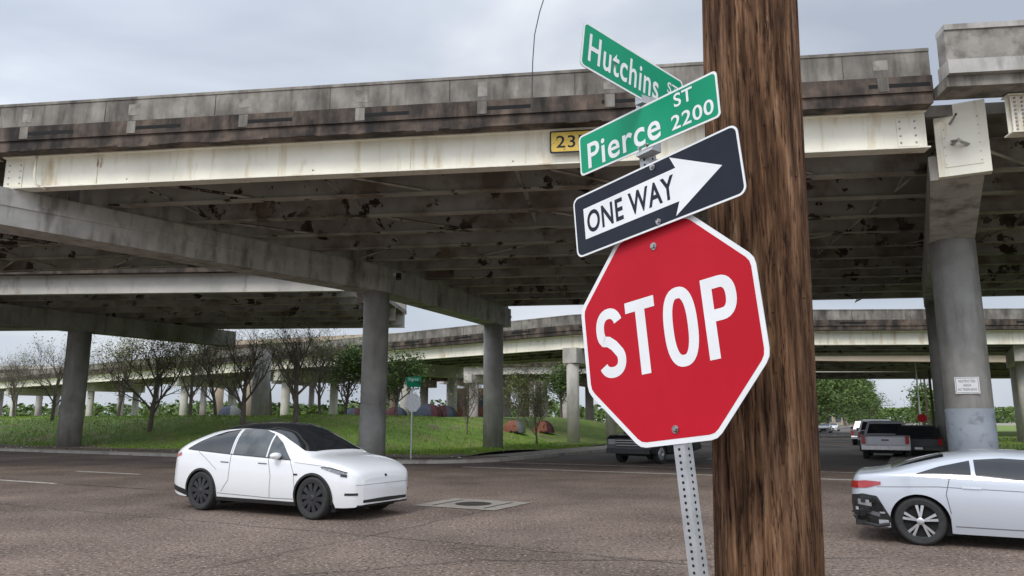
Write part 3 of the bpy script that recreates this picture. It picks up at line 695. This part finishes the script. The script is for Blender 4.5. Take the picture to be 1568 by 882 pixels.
c.line([(1.76,1.54),(1.76,1.06),(1.74,.6),(1.55,.38)]);c.line([(2.74,1.02),(2.84,.7),(2.82,.32)]);c.line([(.85,1.11),(1.1,.97),(1.4,.78)],.004);c.line([(3.3,.99),(3.42,.77),(3.46,.52)],.004)
c.line([(1.45,.35),(2.85,.32),(3.42,.33)],.005);c.line([(3.42,.965),(4.1,.915),(4.38,.85)],.003)
c.arches('blk',.022);c.poly(([(1.38,.21),(3.46,.21)],[(1.38,.28),(3.46,.28)]),'blk',.004);c.poly(([(.05,.37),(.56,.26)],[(.05,.48),(.56,.37)]),'blk',.004)
for xh in(1.62,2.62): c.poly(([(xh-.12,.915),(xh+.1,.91)],[(xh-.12,.935),(xh+.1,.93)]),'seam',.008)
c.poly(([(4.06,.875),(4.25,.825),(4.54,.745)],[(4.06,.89),(4.25,.885),(4.54,.81)]),'lamp',.01);c.poly(([(4.05,.887),(4.25,.88),(4.56,.80)],[(4.05,.90),(4.25,.897),(4.56,.817)]),'blk',.012)
c.poly(([(4.45,.745),(4.56,.73)],[(4.45,.79),(4.56,.775)]),'blk',.013)
c.poly(([(3.42,.74),(3.52,.74)],[(3.42,.77),(3.52,.77)]),'blk',.01)
c.poly(([(.02,.96),(.33,1.02)],[(.02,1.02),(.33,1.08)]),'red',.008)
c.end(rg(-.60,.60,24),lambda y:.29+.02*abs(y),lambda y:.36-.02*abs(y),'blk');c.end(rg(-.70,.70,24),lambda y:.222+.02*abs(y),lambda y:.252+.02*abs(y),'blk')
c.end(rg(-.84,-.70,6),lambda y:.43,lambda y:.47,'blk',o=.007);c.end(rg(.70,.84,6),lambda y:.43,lambda y:.47,'blk',o=.007)
c.end(rg(-.74,.74,30),lambda y:.60,lambda y:.606,'seam',o=.005)
c.end(rg(-.03,.03,4),lambda y:.72,lambda y:.76,'chrome')
for x_ in(.98,3.87):
    for sg in(-1,1): c.wheel(x_,sg,'turbine')
c.mirror(3.0,1.07,'wp');c.done()
# --- silver sedan with torn rear bumper
sp=dict(L=4.45,xr=.86,xf=3.56,rw=.325,arch=.375,track=.88,n=3.2,tau=.27,
 top=[(0,.78),(.03,.90),(.10,.965),(.3,.99),(.52,1.035),(.9,1.15),(1.3,1.245),(1.8,1.295),(2.2,1.285),(2.6,1.20),(3.0,1.05),(3.25,.97),(3.7,.90),(4.1,.80),(4.38,.65),(4.45,.5)],
 belt=[(0,.74),(.1,.90),(.45,.935),(.9,.93),(1.9,.89),(2.9,.86),(3.4,.85),(4.1,.74),(4.45,.45)],
 bot=[(0,.36),(.12,.27),(.4,.22),(1.4,.18),(3.2,.18),(4.3,.18),(4.45,.28)],
 w=[(0,.62),(.04,.72),(.13,.81),(.35,.87),(.8,.90),(2.5,.90),(3.5,.89),(4.0,.83),(4.3,.7),(4.45,.4)])
def sedan_base(name,pos,hd,paint):
    c=Car(name,dict(sp),pos,hd,paint)
    c.roof(rg(.54,1.22,18),pchip([(.5,.60),(.8,.60),(1.25,.54)]),'glass');c.roof(rg(2.3,3.18,18),pchip([(2.3,.62),(2.9,.70),(3.2,.66)]),'glass')
    c.poly(([(.86,.955),(1.3,.93),(1.52,.925)],[(.86,.97),(1.15,1.07),(1.52,1.155)]),'glass');c.poly(([(1.57,.923),(2.18,.905)],[(1.57,1.165),(1.9,1.19),(2.18,1.175)]),'glass')
    c.poly(([(2.25,.90),(2.92,.89)],[(2.25,1.17),(2.5,1.10),(2.92,.91)]),'glass')
    return c
c=sedan_base('silver_car',(5.66,10.72),(.883,-.469),'sp')
c.poly(([(.80,.94),(1.3,.915),(3.0,.875)],[(.80,.955),(1.3,.93),(3.0,.89)]),'chrome',.007)
c.line([(1.26,.93),(1.20,.7),(1.24,.45)]);c.line([(2.21,1.18),(2.21,.92),(2.23,.6),(2.17,.25)]);c.line([(1.28,.28),(3.1,.27)],.006);c.line([(.35,.77),(1.1,.80),(2.2,.77),(3.2,.71)],.004,'seam')
for xh in(1.52,2.52): c.poly(([(xh-.13,.785),(xh+.1,.78)],[(xh-.13,.815),(xh+.1,.81)]),'chrome',.02)
c.poly(([(.03,.36),(.15,.27),(.42,.22),(.50,.3)],[(.03,.64),(.15,.665),(.34,.64),(.50,.34)]),'blk',.008)
c.poly(([(.08,.51),(.26,.49)],[(.08,.585),(.26,.575)]),'rims',.016);c.poly(([(.10,.41),(.36,.35)],[(.10,.45),(.36,.41)]),'seam',.018);c.poly(([(.27,.46),(.40,.42)],[(.27,.62),(.40,.52)]),'dark',.02)
c.end(rg(-.78,.78,30),lambda y:.30,lambda y:.64,'blk',False);c.end(rg(-.5,.5,20),lambda y:.47,lambda y:.57,'galv',False,.02)
c.poly(([(.02,.735),(.2,.745),(.40,.80)],[(.02,.83),(.2,.85),(.40,.84)]),'red',.012);c.end(rg(-.78,-.3,14),lambda y:.74,lambda y:.84,'red',False,.013);c.end(rg(.3,.78,14),lambda y:.74,lambda y:.84,'red',False,.013)
b=MB();
for i in range(18): b.box((U(.0,.42),-.80-U(0,.08),U(.25,.6)),(U(.03,.14),U(.02,.08),U(.02,.07)),random.choice(['blk','blk','seam','rims','dark']),U(0,3))
b.tube([(.02,-.7,.35),(.08,-.84,.28),(.32,-.93,.24),(.48,-.93,.27)],.025,8,'blk');b.obj('torn_bumper',c.E)
for x_ in(sp['xr'],sp['xf']):
    for sg in(-1,1): c.wheel(x_,sg,'alloy')
c.mirror(2.75,.94,'sp');c.done()
def sedan(name,wpos,hd,paint):
    c=sedan_base(name,wpos,hd,paint)
    c.end(rg(-.75,-.4,8),lambda y:.72,lambda y:.82,'red',False,.013);c.end(rg(.4,.75,8),lambda y:.72,lambda y:.82,'red',False,.013)
    c.end(rg(-.7,-.4,8),lambda y:.53,lambda y:.64,'lamp');c.end(rg(.4,.7,8),lambda y:.53,lambda y:.64,'lamp');c.end(rg(-.38,.38,8),lambda y:.35,lambda y:.58,'blk')
    for x_ in(sp['xr'],sp['xf']):
        for sg in(-1,1): c.wheel(x_,sg,'alloy')
    c.done()
M['cdark']=mat('dark_paint',(.012,.013,.015),rough=.35,coat=.3);M['cgrey']=mat('grey_paint',(.16,.17,.18),rough=.3,metal=.3,coat=1);M['cmar']=mat('maroon_paint',(.10,.012,.02),rough=.3,coat=1);M['cblue']=mat('blue_paint',(.03,.05,.12),rough=.3,coat=1);M['csil']=mat('silver_paint',(.42,.43,.45),rough=.3,metal=.3,coat=1)
def truck(name,pos,hd,paint,front_light=False,suv=False,L=5.6,zs=1.0):
    h=V((*hd,0)).normalized();lf=V((-h.y,h.x,0));mw=Matrix(((h.x,lf.x,0,pos[0]),(h.y,lf.y,0,pos[1]),(0,0,zs,0),(0,0,0,1)));E=empty(name,mw);b=MB();hw=.98
    def prof(pts,w0,k,w1=None):
        b.add([(x,-w0,z) for x,z in pts]+[(x,w0,z) for x,z in pts],[tuple(range(len(pts))),tuple(range(len(pts),2*len(pts)))[::-1]]+[(i,(i+1)%len(pts),len(pts)+(i+1)%len(pts),len(pts)+i) for i in range(len(pts))],k)
    def archp(xc,r_0=.47,z=.42): return [(xc+r_0*math.cos(math.radians(a)),z+r_0*math.sin(math.radians(a))) for a in range(180,-1,-20)][::1]
    low=[(.02,.5)]+archp(1.15)+archp(L-1.0)+[(L-.08,.45),(L,.62),(L-.02,1.0),(L-.25,1.14),(L-1.4,1.2),(.06,1.2),(.0,1.12)]
    prof(low,hw,paint)
    x0=(.15 if suv else 1.95);x1=L-1.35
    zr=1.86
    def frus(xa,xb,xc,xd,za,zb_,wa,wb,k):
        b.add([(xa,-wa,za),(xb,-wa,za),(xb,wa,za),(xa,wa,za),(xc,-wb,zb_),(xd,-wb,zb_),(xd,wb,zb_),(xc,wb,zb_)],[(0,3,2,1),(4,5,6,7),(0,1,5,4),(1,2,6,5),(2,3,7,6),(3,0,4,7)],k)
    frus(x0,x1,x0+.22,x1-.75,1.202,zr,.93,.74,paint);frus(x0+.2,x1-.73,x0+.3,x1-.85,zr,zr+.05,.73,.62,paint)
    for sg in(-1,1):
        ya=lambda z:(.93-(z-1.2)/.66*.19+.006)*sg
        for (a0,a1,b0,b1) in((x0+.22,x0+1.05,x0+.36,x0+1.05),(x0+1.12,x1-.16,x0+1.12,x1-.74)):
            b.add([(a0,ya(1.25),1.25),(a1,ya(1.25),1.25),(b1,ya(1.78),1.78),(b0,ya(1.78),1.78)],[(0,1,2,3)],'glass')
    b.add([(x0+.012,-.8,1.27),(x0+.012,.8,1.27),(x0+.182,.66,1.77),(x0+.182,-.66,1.77)],[(0,1,2,3)],'glass')
    b.add([(x1-.05,-.84,1.26),(x1-.05,.84,1.26),(x1-.67,.68,1.81),(x1-.67,-.68,1.81)],[(0,1,2,3)],'glass')
    if not suv: 
        b.box((1.0,0,1.205),(1.75,1.6,.01),'dark')
    b.box((-.005,0,.93),(.02,1.45,.46),paint);b.box((-.02,0,.98),(.01,.3,.07),'blk');b.box((-.018,0,.74),(.012,1.46,.012),'dark');b.box((-.018,0,1.13),(.012,1.46,.012),'dark')
    b.box((-.06,0,.6),(.16,1.9,.2),'chrome' if not suv else 'blk');b.box((-.145,0,.62),(.01,.32,.13),'swhite')
    for sg in(-1,1):
        b.box((.0,sg*.86,.98),(.06,.15,.38),'red');b.box((L-.02,sg*.74,.88),(.08,.34,.2),'lamp')
        b.box((x1-.5,sg*1.08,1.28),(.12,.2,.2),'blk')
    b.box((L+.0,0,.85),(.05,1.1,.34),'blk');b.box((L+.04,0,.52),(.14,1.9,.2),'blk' if suv else 'chrome')
    for i in range(3): b.box((L+.03,0,.75+i*.1),(.02,1.08,.03),'chrome')
    b.box((L/2,0,.5),(L-.3,1.3,.35),'dark');o=b.obj('body',E);md=o.modifiers.new('bv','BEVEL');md.width=.03;md.segments=2;md.limit_method='ANGLE'
    for xw in(1.15,L-1.0):
        for sg in(-1,1):
            b=MB();N_=28;pr=[(.0,.92),(.1,.92),(.14,.95),(.25,.94),(.26,.93),(.36,.96),(.39,.93),(.39,.74),(.3,.7)]
            vs=[(xw+q_*math.cos(2*math.pi*i/N_),sg*y,.4+q_*math.sin(2*math.pi*i/N_)) for i in range(N_) for q_,y in pr];m_=len(pr)
            b.add(vs,[(i*m_+j,((i+1)%N_)*m_+j,((i+1)%N_)*m_+j+1,i*m_+j+1) for i in range(N_) for j in range(4,m_-1)],'rubber')
            b.add(vs,[(i*m_+j,((i+1)%N_)*m_+j,((i+1)%N_)*m_+j+1,i*m_+j+1) for i in range(N_) for j in range(4)],'rims');b.obj('wheel',E)
    return E
hD=(.469,.883)
truck('pickup_truck',(16.3,33.2),hD,'csil',zs=.88)
def at(gx,gy): p=G(gx,gy);return (p.x,p.y)
truck('suv',at(-1.9,47),hD,'wp',suv=True,L=4.9,zs=.92)
truck('suv',at(.1,38.5),hD,'cdark',suv=True,L=4.7,zs=.78)
truck('pickup_truck',at(-3,58),hD,'cgrey',zs=.9)
truck('suv',(7.5,34.0),(-.60,-.80),'cdark',suv=True,L=4.8,zs=.98)
sedan('parked_car',at(-2.0,85),hD,'cgrey');sedan('parked_car',at(-12.4,120),(-.469,-.883),'wp');sedan('parked_car',at(-12.6,135),(-.469,-.883),'wp');sedan('parked_car',at(-4.4,110),hD,'wp')
sedan('parked_car',(-13,72),(1,.1),'cmar');sedan('parked_car',(-19,74),(1,.1),'cblue');sedan('parked_car',(-8.5,84),(1,0),'cdark');sedan('parked_car',(-27,80),(1,0),'cblue')
# ---------------------------------------------------------------- trees
def tree(name,base,h,seed,leaves,ls,kl,r0=.18,lv=4,kids=(8,6,5,4),spread=.62,first=.25,cl=.35,up=.30):
    rd=random.Random(seed);b=MB();tips=[];base=V(base)
    def grow(p,d,L,r,lev):
        n_=4 if lev<2 else 3;pts=[p];rads=[r];dd=d.copy()
        for i in range(n_):
            dd=(dd+V((rd.uniform(-1,1),rd.uniform(-1,1),rd.uniform(-.5,1)))*(.10 if lev==0 else .2)+V((0,0,up*.25))*(lev>0)).normalized();p=p+dd*L/n_;pts.append(p);rads.append(r*(1-.62*(i+1)/n_) if lev>0 else r*(1-.45*(i+1)/n_))
        b.tube(pts,rads,[9,6,4,3,3][lev],'bark',cap=False)
        if lev>=lv: tips.extend(pts[1:]);return
        if lev>=lv-1: tips.extend(pts[2:])
        K=kids[lev]
        for i in range(K):
            t=(first if lev==0 else .2)+(1-(first if lev==0 else .2))*(i+rd.random()*.8)/K;t=min(t,.99);fi=t*n_;ii=int(fi);q=pts[ii].lerp(pts[ii+1],fi-ii)
            a=rd.uniform(0,6.28) if lev>0 else i*2.4+rd.random();pr=dd.cross(V((math.cos(a),math.sin(a),.3))).normalized()
            nd=(dd*(1-spread)+pr*spread+V((0,0,up))).normalized();grow(q,nd,L*(rd.uniform(.5,.75) if lev else rd.uniform(.55,.85)*(1.15-.5*t)),max(.006,rads[ii]*.55),lev+1)
    grow(base-V((0,0,.1)),V((rd.uniform(-.08,.08),rd.uniform(-.08,.08),1)),h*.62,r0,0)
    if leaves:
        per=[rd.choice(tips) for _ in range(leaves)]
        for q in per:
            if noise.noise(q*.55)<-.22: continue
            c=q+V((rd.gauss(0,cl),rd.gauss(0,cl),rd.gauss(0,cl)));a=V((rd.uniform(-1,1),rd.uniform(-1,1),rd.uniform(-.6,.6))).normalized();t=a.cross(V((rd.uniform(-1,1),rd.uniform(-1,1),rd.uniform(-1,1)))).normalized();s_=ls*rd.uniform(.6,1.4)
            b.add([c-a*s_,c+t*s_*.5,c+a*s_,c-t*s_*.5],[(0,1,2,3)],kl if isinstance(kl,str) else rd.choice(kl))
    return b.obj(name)
def GZ(x,y): gx,gy=toG(x,y);return hm(gx,gy) if -200<gx<-17.6 and 26.6<gy<76 else 0
def tp(px,Y):
    x=(px-784)/1140*Y*.985;return (x,Y,GZ(x,Y)-.1)
tree('bare_tree',tp(230,50),6.5,11,3600,.065,'leafB',.17);tree('bare_tree',tp(372,47),6.6,12,350,.06,'leafB',.17);tree('bare_tree',tp(452,46),6.9,13,350,.06,'leafB',.18)
tree('bare_tree',tp(290,58),6.8,14,3600,.075,'leafB',.15);tree('bare_tree',tp(80,60),6.9,15,900,.07,'leafB',.14);tree('bare_tree',tp(20,66),5.8,16,600,.07,'leafB',.12);tree('bare_tree',tp(180,62),6.6,17,3000,.08,'leafB',.14);tree('bare_tree',tp(415,60),6.8,18,900,.08,'leafC',.14);tree('bare_tree',tp(330,55),6.2,31,500,.07,'leafB',.13);tree('bare_tree',tp(490,56),6.4,32,900,.07,'leafB',.13)
tree('leafy_tree',tp(528,58),5.4,19,7000,.10,('leafA','leafC'),.14,cl=.4);tree('leafy_tree',tp(604,56),4.7,20,7000,.10,('leafA','leafC'),.12,cl=.35)
tree('young_tree',tp(716,50),4.0,21,900,.06,('leafB','leafC'),.06);tree('young_tree',tp(822,48),4.2,22,1500,.07,('leafC','leafB'),.07);tree('young_tree',tp(790,60),4.8,23,1800,.08,('leafB','leafC'),.08)
tree('leafy_tree',tp(860,80),6,24,4000,.14,('leafC','leafA'),.15,cl=.5)
for i,(gx,gy,h) in enumerate(((-22,140,14),(-21,180,16),(-20,215,18),(-19.5,265,20),(-19,330,20),(-19,420,19))):
    p=G(gx,gy);tree('oak_tree',(p.x,p.y,0),h,40+i,11000,.40,('leafA','leafC','leafA'),.35,3,(9,7,6,4),.75,.18,.9,.12)
for i,(gx,gy,h) in enumerate(((3.5,150,8),(4,190,10),(4.5,250,11),(5,330,12))):
    p=G(gx,gy);tree('oak_tree',(p.x,p.y,0),h,60+i,4500,.26,('leafC','leafA'),.22,3,(7,6,5,4),.75,.22,.7,.12)
b=MB()
for _ in range(22000):
    x=U(-260,60);y=U(165,230)+20*math.sin(x*.05);hh=(5.5+3.2*noise.noise(V((x*.06,0,3)))+1.5*noise.noise(V((x*.3,0,7))))
    z=hh*math.sqrt(R());c=V((x,y,max(.3,z)));a=V((U(-1,1),U(-1,1),U(-.5,.5))).normalized();t=a.cross(V((U(-1,1),U(-1,1),U(-1,1)))).normalized();s_=U(.4,.9)
    b.add([c-a*s_,c+t*s_*.6,c+a*s_,c-t*s_*.6],[(0,1,2,3)],random.choice(['leafA','leafC','leafC','leafA']))
for _ in range(8000):
    g_=G(U(-70,60),U(560,640));c=V((g_.x,g_.y,10*R()**.7*(1+.4*noise.noise(V((g_.x*.03,0,0))))));a=V((U(-1,1),U(-1,1),U(-.5,.5))).normalized();t=a.cross(V((U(-1,1),U(-1,1),U(-1,1)))).normalized();s_=U(.8,1.6)
    b.add([c-a*s_,c+t*s_*.6,c+a*s_,c-t*s_*.6],[(0,1,2,3)],random.choice(['leafA','leafC']))
b.obj('distant_trees')
# ---------------------------------------------------------------- buildings
def building(name,x,y,w,d,h,k,fl,bays,rot=0,kw='win'):
    E=empty(name);b=MB();b.box((x,y,h/2),(w,d,h),k,rot);b.box((x,y,h+.25),(w+.5,d+.5,.5),k,rot);b.obj('walls',E);b=MB();ca,sa=math.cos(rot),math.sin(rot)
    for i in range(fl):
        for j in range(bays):
            lx=-w/2+(j+.5)*w/bays;z=(i+.5)*h/fl;px_,py_=x+lx*ca+(d/2+.02)*sa,y+lx*sa-(d/2+.02)*ca;b.box((px_,py_,z),(w/bays*.6,.06,h/fl*.55),kw,rot)
    b.obj('windows',E)
building('glass_office_building',-205,270,18,18,30,'glassb',7,5,0,'glassb');building('brick_building',-6,130,9,10,6.5,'brick',2,4)
building('low_shop',G(-28,300).x,G(-28,300).y,12,20,5,'tan',1,4,-.49);building('low_shop',G(10,240).x,G(10,240).y,10,20,5,'concL',1,4,-.49);building('white_warehouse',90,420,60,30,9,'concL',1,10,-.49);building('white_warehouse',-70,260,40,20,5,'concL',1,8)
# ---------------------------------------------------------------- tents
def tent(px,Y,w,h,k1,k2):
    x,y,z=tp(px,Y);b=MB();n=16;m_=7;z+=.1;vs=[]
    for i in range(m_+1):
        t=i/m_;rr=w/2*math.cos(t*math.pi/2)**.8;zz=h*math.sin(t*math.pi/2)
        for j in range(n): 
            a=2*math.pi*j/n+.3;sq=1/(abs(math.cos(a))**3+abs(math.sin(a))**3)**(1/3);vs.append((x+rr*sq*math.cos(a),y+rr*sq*math.sin(a)*.85,z+zz+.07*noise.noise(V((math.cos(a)*2,math.sin(a)*2+t*3,px)))))
    for k,sel in((k1,0),(k2,1)):
        b.add(vs,[(i*n+j,i*n+(j+1)%n,(i+1)*n+(j+1)%n,(i+1)*n+j) for i in range(m_) for j in range(n) if ((j//4)%2==sel)],k)
    b.add([(x-.35,y-w*.43,z+.02),(x+.35,y-w*.43,z+.02),(x,y-w*.36,z+h*.62)],[(0,1,2)],'dark')
    b.tube([(x+w/2*math.cos(a/8*math.pi)*1.02,y,z+h*1.02*math.sin(a/8*math.pi)) for a in range(9)],.015,4,'blk',False)
    b.obj('tent')
tent(655,64,2.6,1.1,'tentB','tentR');tent(680,67,2.4,1.0,'tentR','tentB');tent(606,66,2.0,.8,'tentR','tentB');tent(541,68,1.8,.8,'tentB','tentR');tent(787,56,1.7,.9,'tentO','tentG');tent(832,60,1.7,.95,'tentO','tentR');tent(352,68,2.0,1.0,'tentB','tentG')
# ---------------------------------------------------------------- small signs
SS=empty('stop_sign');b=MB();fr=V((.47,.88,0));rt=V((.883,-.469,0));c=V((-4.15,31.6,2.45))
b.tube([(-4.2,31.65,.1),(-4.2,31.65,3.35)],.03,8,'galv');plate(b,octo(.38),c,rt,V((0,0,1)),fr,-.004,.004,'galv');b.obj('back_of_plate',SS)
NS=empty('street_name_sign');b=MB();b.pbox((-4.15,31.6,3.42),rt*.4,(0,.006,0),(0,0,.1),'sgreen');b.pbox((-4.15,31.6,3.2),fr*.36+rt*.1,rt*.006,(0,0,.1),'sgreen');b.obj('blades',NS)
text('Pierce',.5,.13,V((-4.15,31.6,3.42)),rt,V((0,0,1)),V((0,-1,0)),'swhite','lettering',NS,.01,.012)
RS=empty('restricted_area_sign');cc=V((13.7,22.6,2.72));vd=V((-.5,-.866,0)).normalized();rv=V((.866,-.5,0));b=MB()
cc=cc+vd*.67;b.pbox(cc,rv*.31,vd*.008,(0,0,.24),'swhite');b.pbox(cc+vd*.003,rv*.285,vd*.0065,(0,0,.215),'sblack');b.pbox(cc+vd*.005,rv*.275,vd*.006,(0,0,.205),'swhite');b.obj('plate',RS)
for i,t in enumerate(('RESTRICTED','AREA','NO TRESPASSING')): text(t,(.42,.2,.48)[i],.07,cc+V((0,0,.12-.12*i)),rv,V((0,0,1)),vd,'sblack','lettering',RS,.0,.013)
CS=empty('clearance_sign');d_=V((.991,-.133,0));nf=V((-.133,-.991,0));x_=1.75;cc=V((x_,yl(x_,0)-.22,9.0));b=MB()
plate(b,rrect(1.5,.62,.05),cc,d_,V((0,0,1)),nf,-.01,.01,'sblack');plate(b,rrect(1.42,.54,.04),cc,d_,V((0,0,1)),nf,.011,.014,'syel');plate(b,rrect(1.5,.62,.05),cc,d_,V((0,0,1)),nf,-.02,-.011,'galv');b.obj('plate',CS)
text('23FT',1.15,.34,cc,d_,V((0,0,1)),nf,'sblack','lettering',CS,.01,.017)
p=G(.6,70);b=MB();b.tube([(p.x,p.y,0),(p.x,p.y,2.5)],.03,6,'galv');plate(b,octo(.33),(p.x,p.y-.05,1.9),rt,V((0,0,1)),-fr,-.004,.004,'sred');b.obj('stop_sign')
tops=[]
for gy,h in ((74,9.5),(98,10),(135,10.5),(180,11),(230,11),(290,11)):
    p=G(2.0,gy);b=MB();b.tube([(p.x,p.y,0),(p.x,p.y,h)],[.17,.11],10,'utpole');b.pbox((p.x,p.y,h-.7),rt*1.2,fr*.05,(0,0,.06),'utpole')
    for s_ in(-1.1,-.5,.5,1.1): q_=V((p.x,p.y,h-.58))+rt*s_;b.tube([q_,q_+V((0,0,.14))],.04,6,'conc')
    b.tube([(p.x+.35,p.y,h-2.2),(p.x+.35,p.y,h-1.4)],.2,10,'galv');b.obj('utility_pole');tops.append((p,h))
b=MB()
for i in range(len(tops)-1):
    for s_,dz in((-1.1,-.45),(-.5,-.45),(.5,-.45),(1.1,-.45),(0,-2.6),(0,-3.0)):
        a=V((tops[i][0].x,tops[i][0].y,tops[i][1]+dz))+rt*s_;e_=V((tops[i+1][0].x,tops[i+1][0].y,tops[i+1][1]+dz))+rt*s_
        b.tube([a.lerp(e_,t/8)-V((0,0,1.0*(1-(t/4-1)**2))) for t in range(9)],.02,3,'blk',False)
b.obj('power_line')
p=G(.6,84);b=MB();b.tube([(p.x,p.y,0),(p.x,p.y,7.6)],[.1,.06],8,'galv');b.tube([V((p.x,p.y,7.4)),V((p.x,p.y,7.9))-rt*1.2,V((p.x,p.y,8))-rt*2.6],.04,6,'galv');b.pbox(V((p.x,p.y,7.98))-rt*2.9,rt*.35,fr*.12,(0,0,.07),'galv');b.obj('street_lamp')
b=MB();P=[(1.75,17.2,14.6),(1.35,17.25,13.6),(.95,17.3,12.7),(.70,17.35,11.9),(.57,17.4,11.3),(.52,17.45,10.6),(.50,17.5,9.8),(.5,17.5,9.3)]
b.tube(P,.014,5,'blk');b.obj('hanging_cable')
b=MB()
for _ in range(260):
    gx=U(-60,-17);gy=U(25.2,32);p=G(gx,gy,hm(gx,gy)+.02 if gy>26.6 else .15);s_=U(.02,.09);a=U(0,6.3);b.box(p,(s_,s_*.7,.03),random.choice(['swhite','tan','crack','dirt','concL']),a)
b.obj('litter')
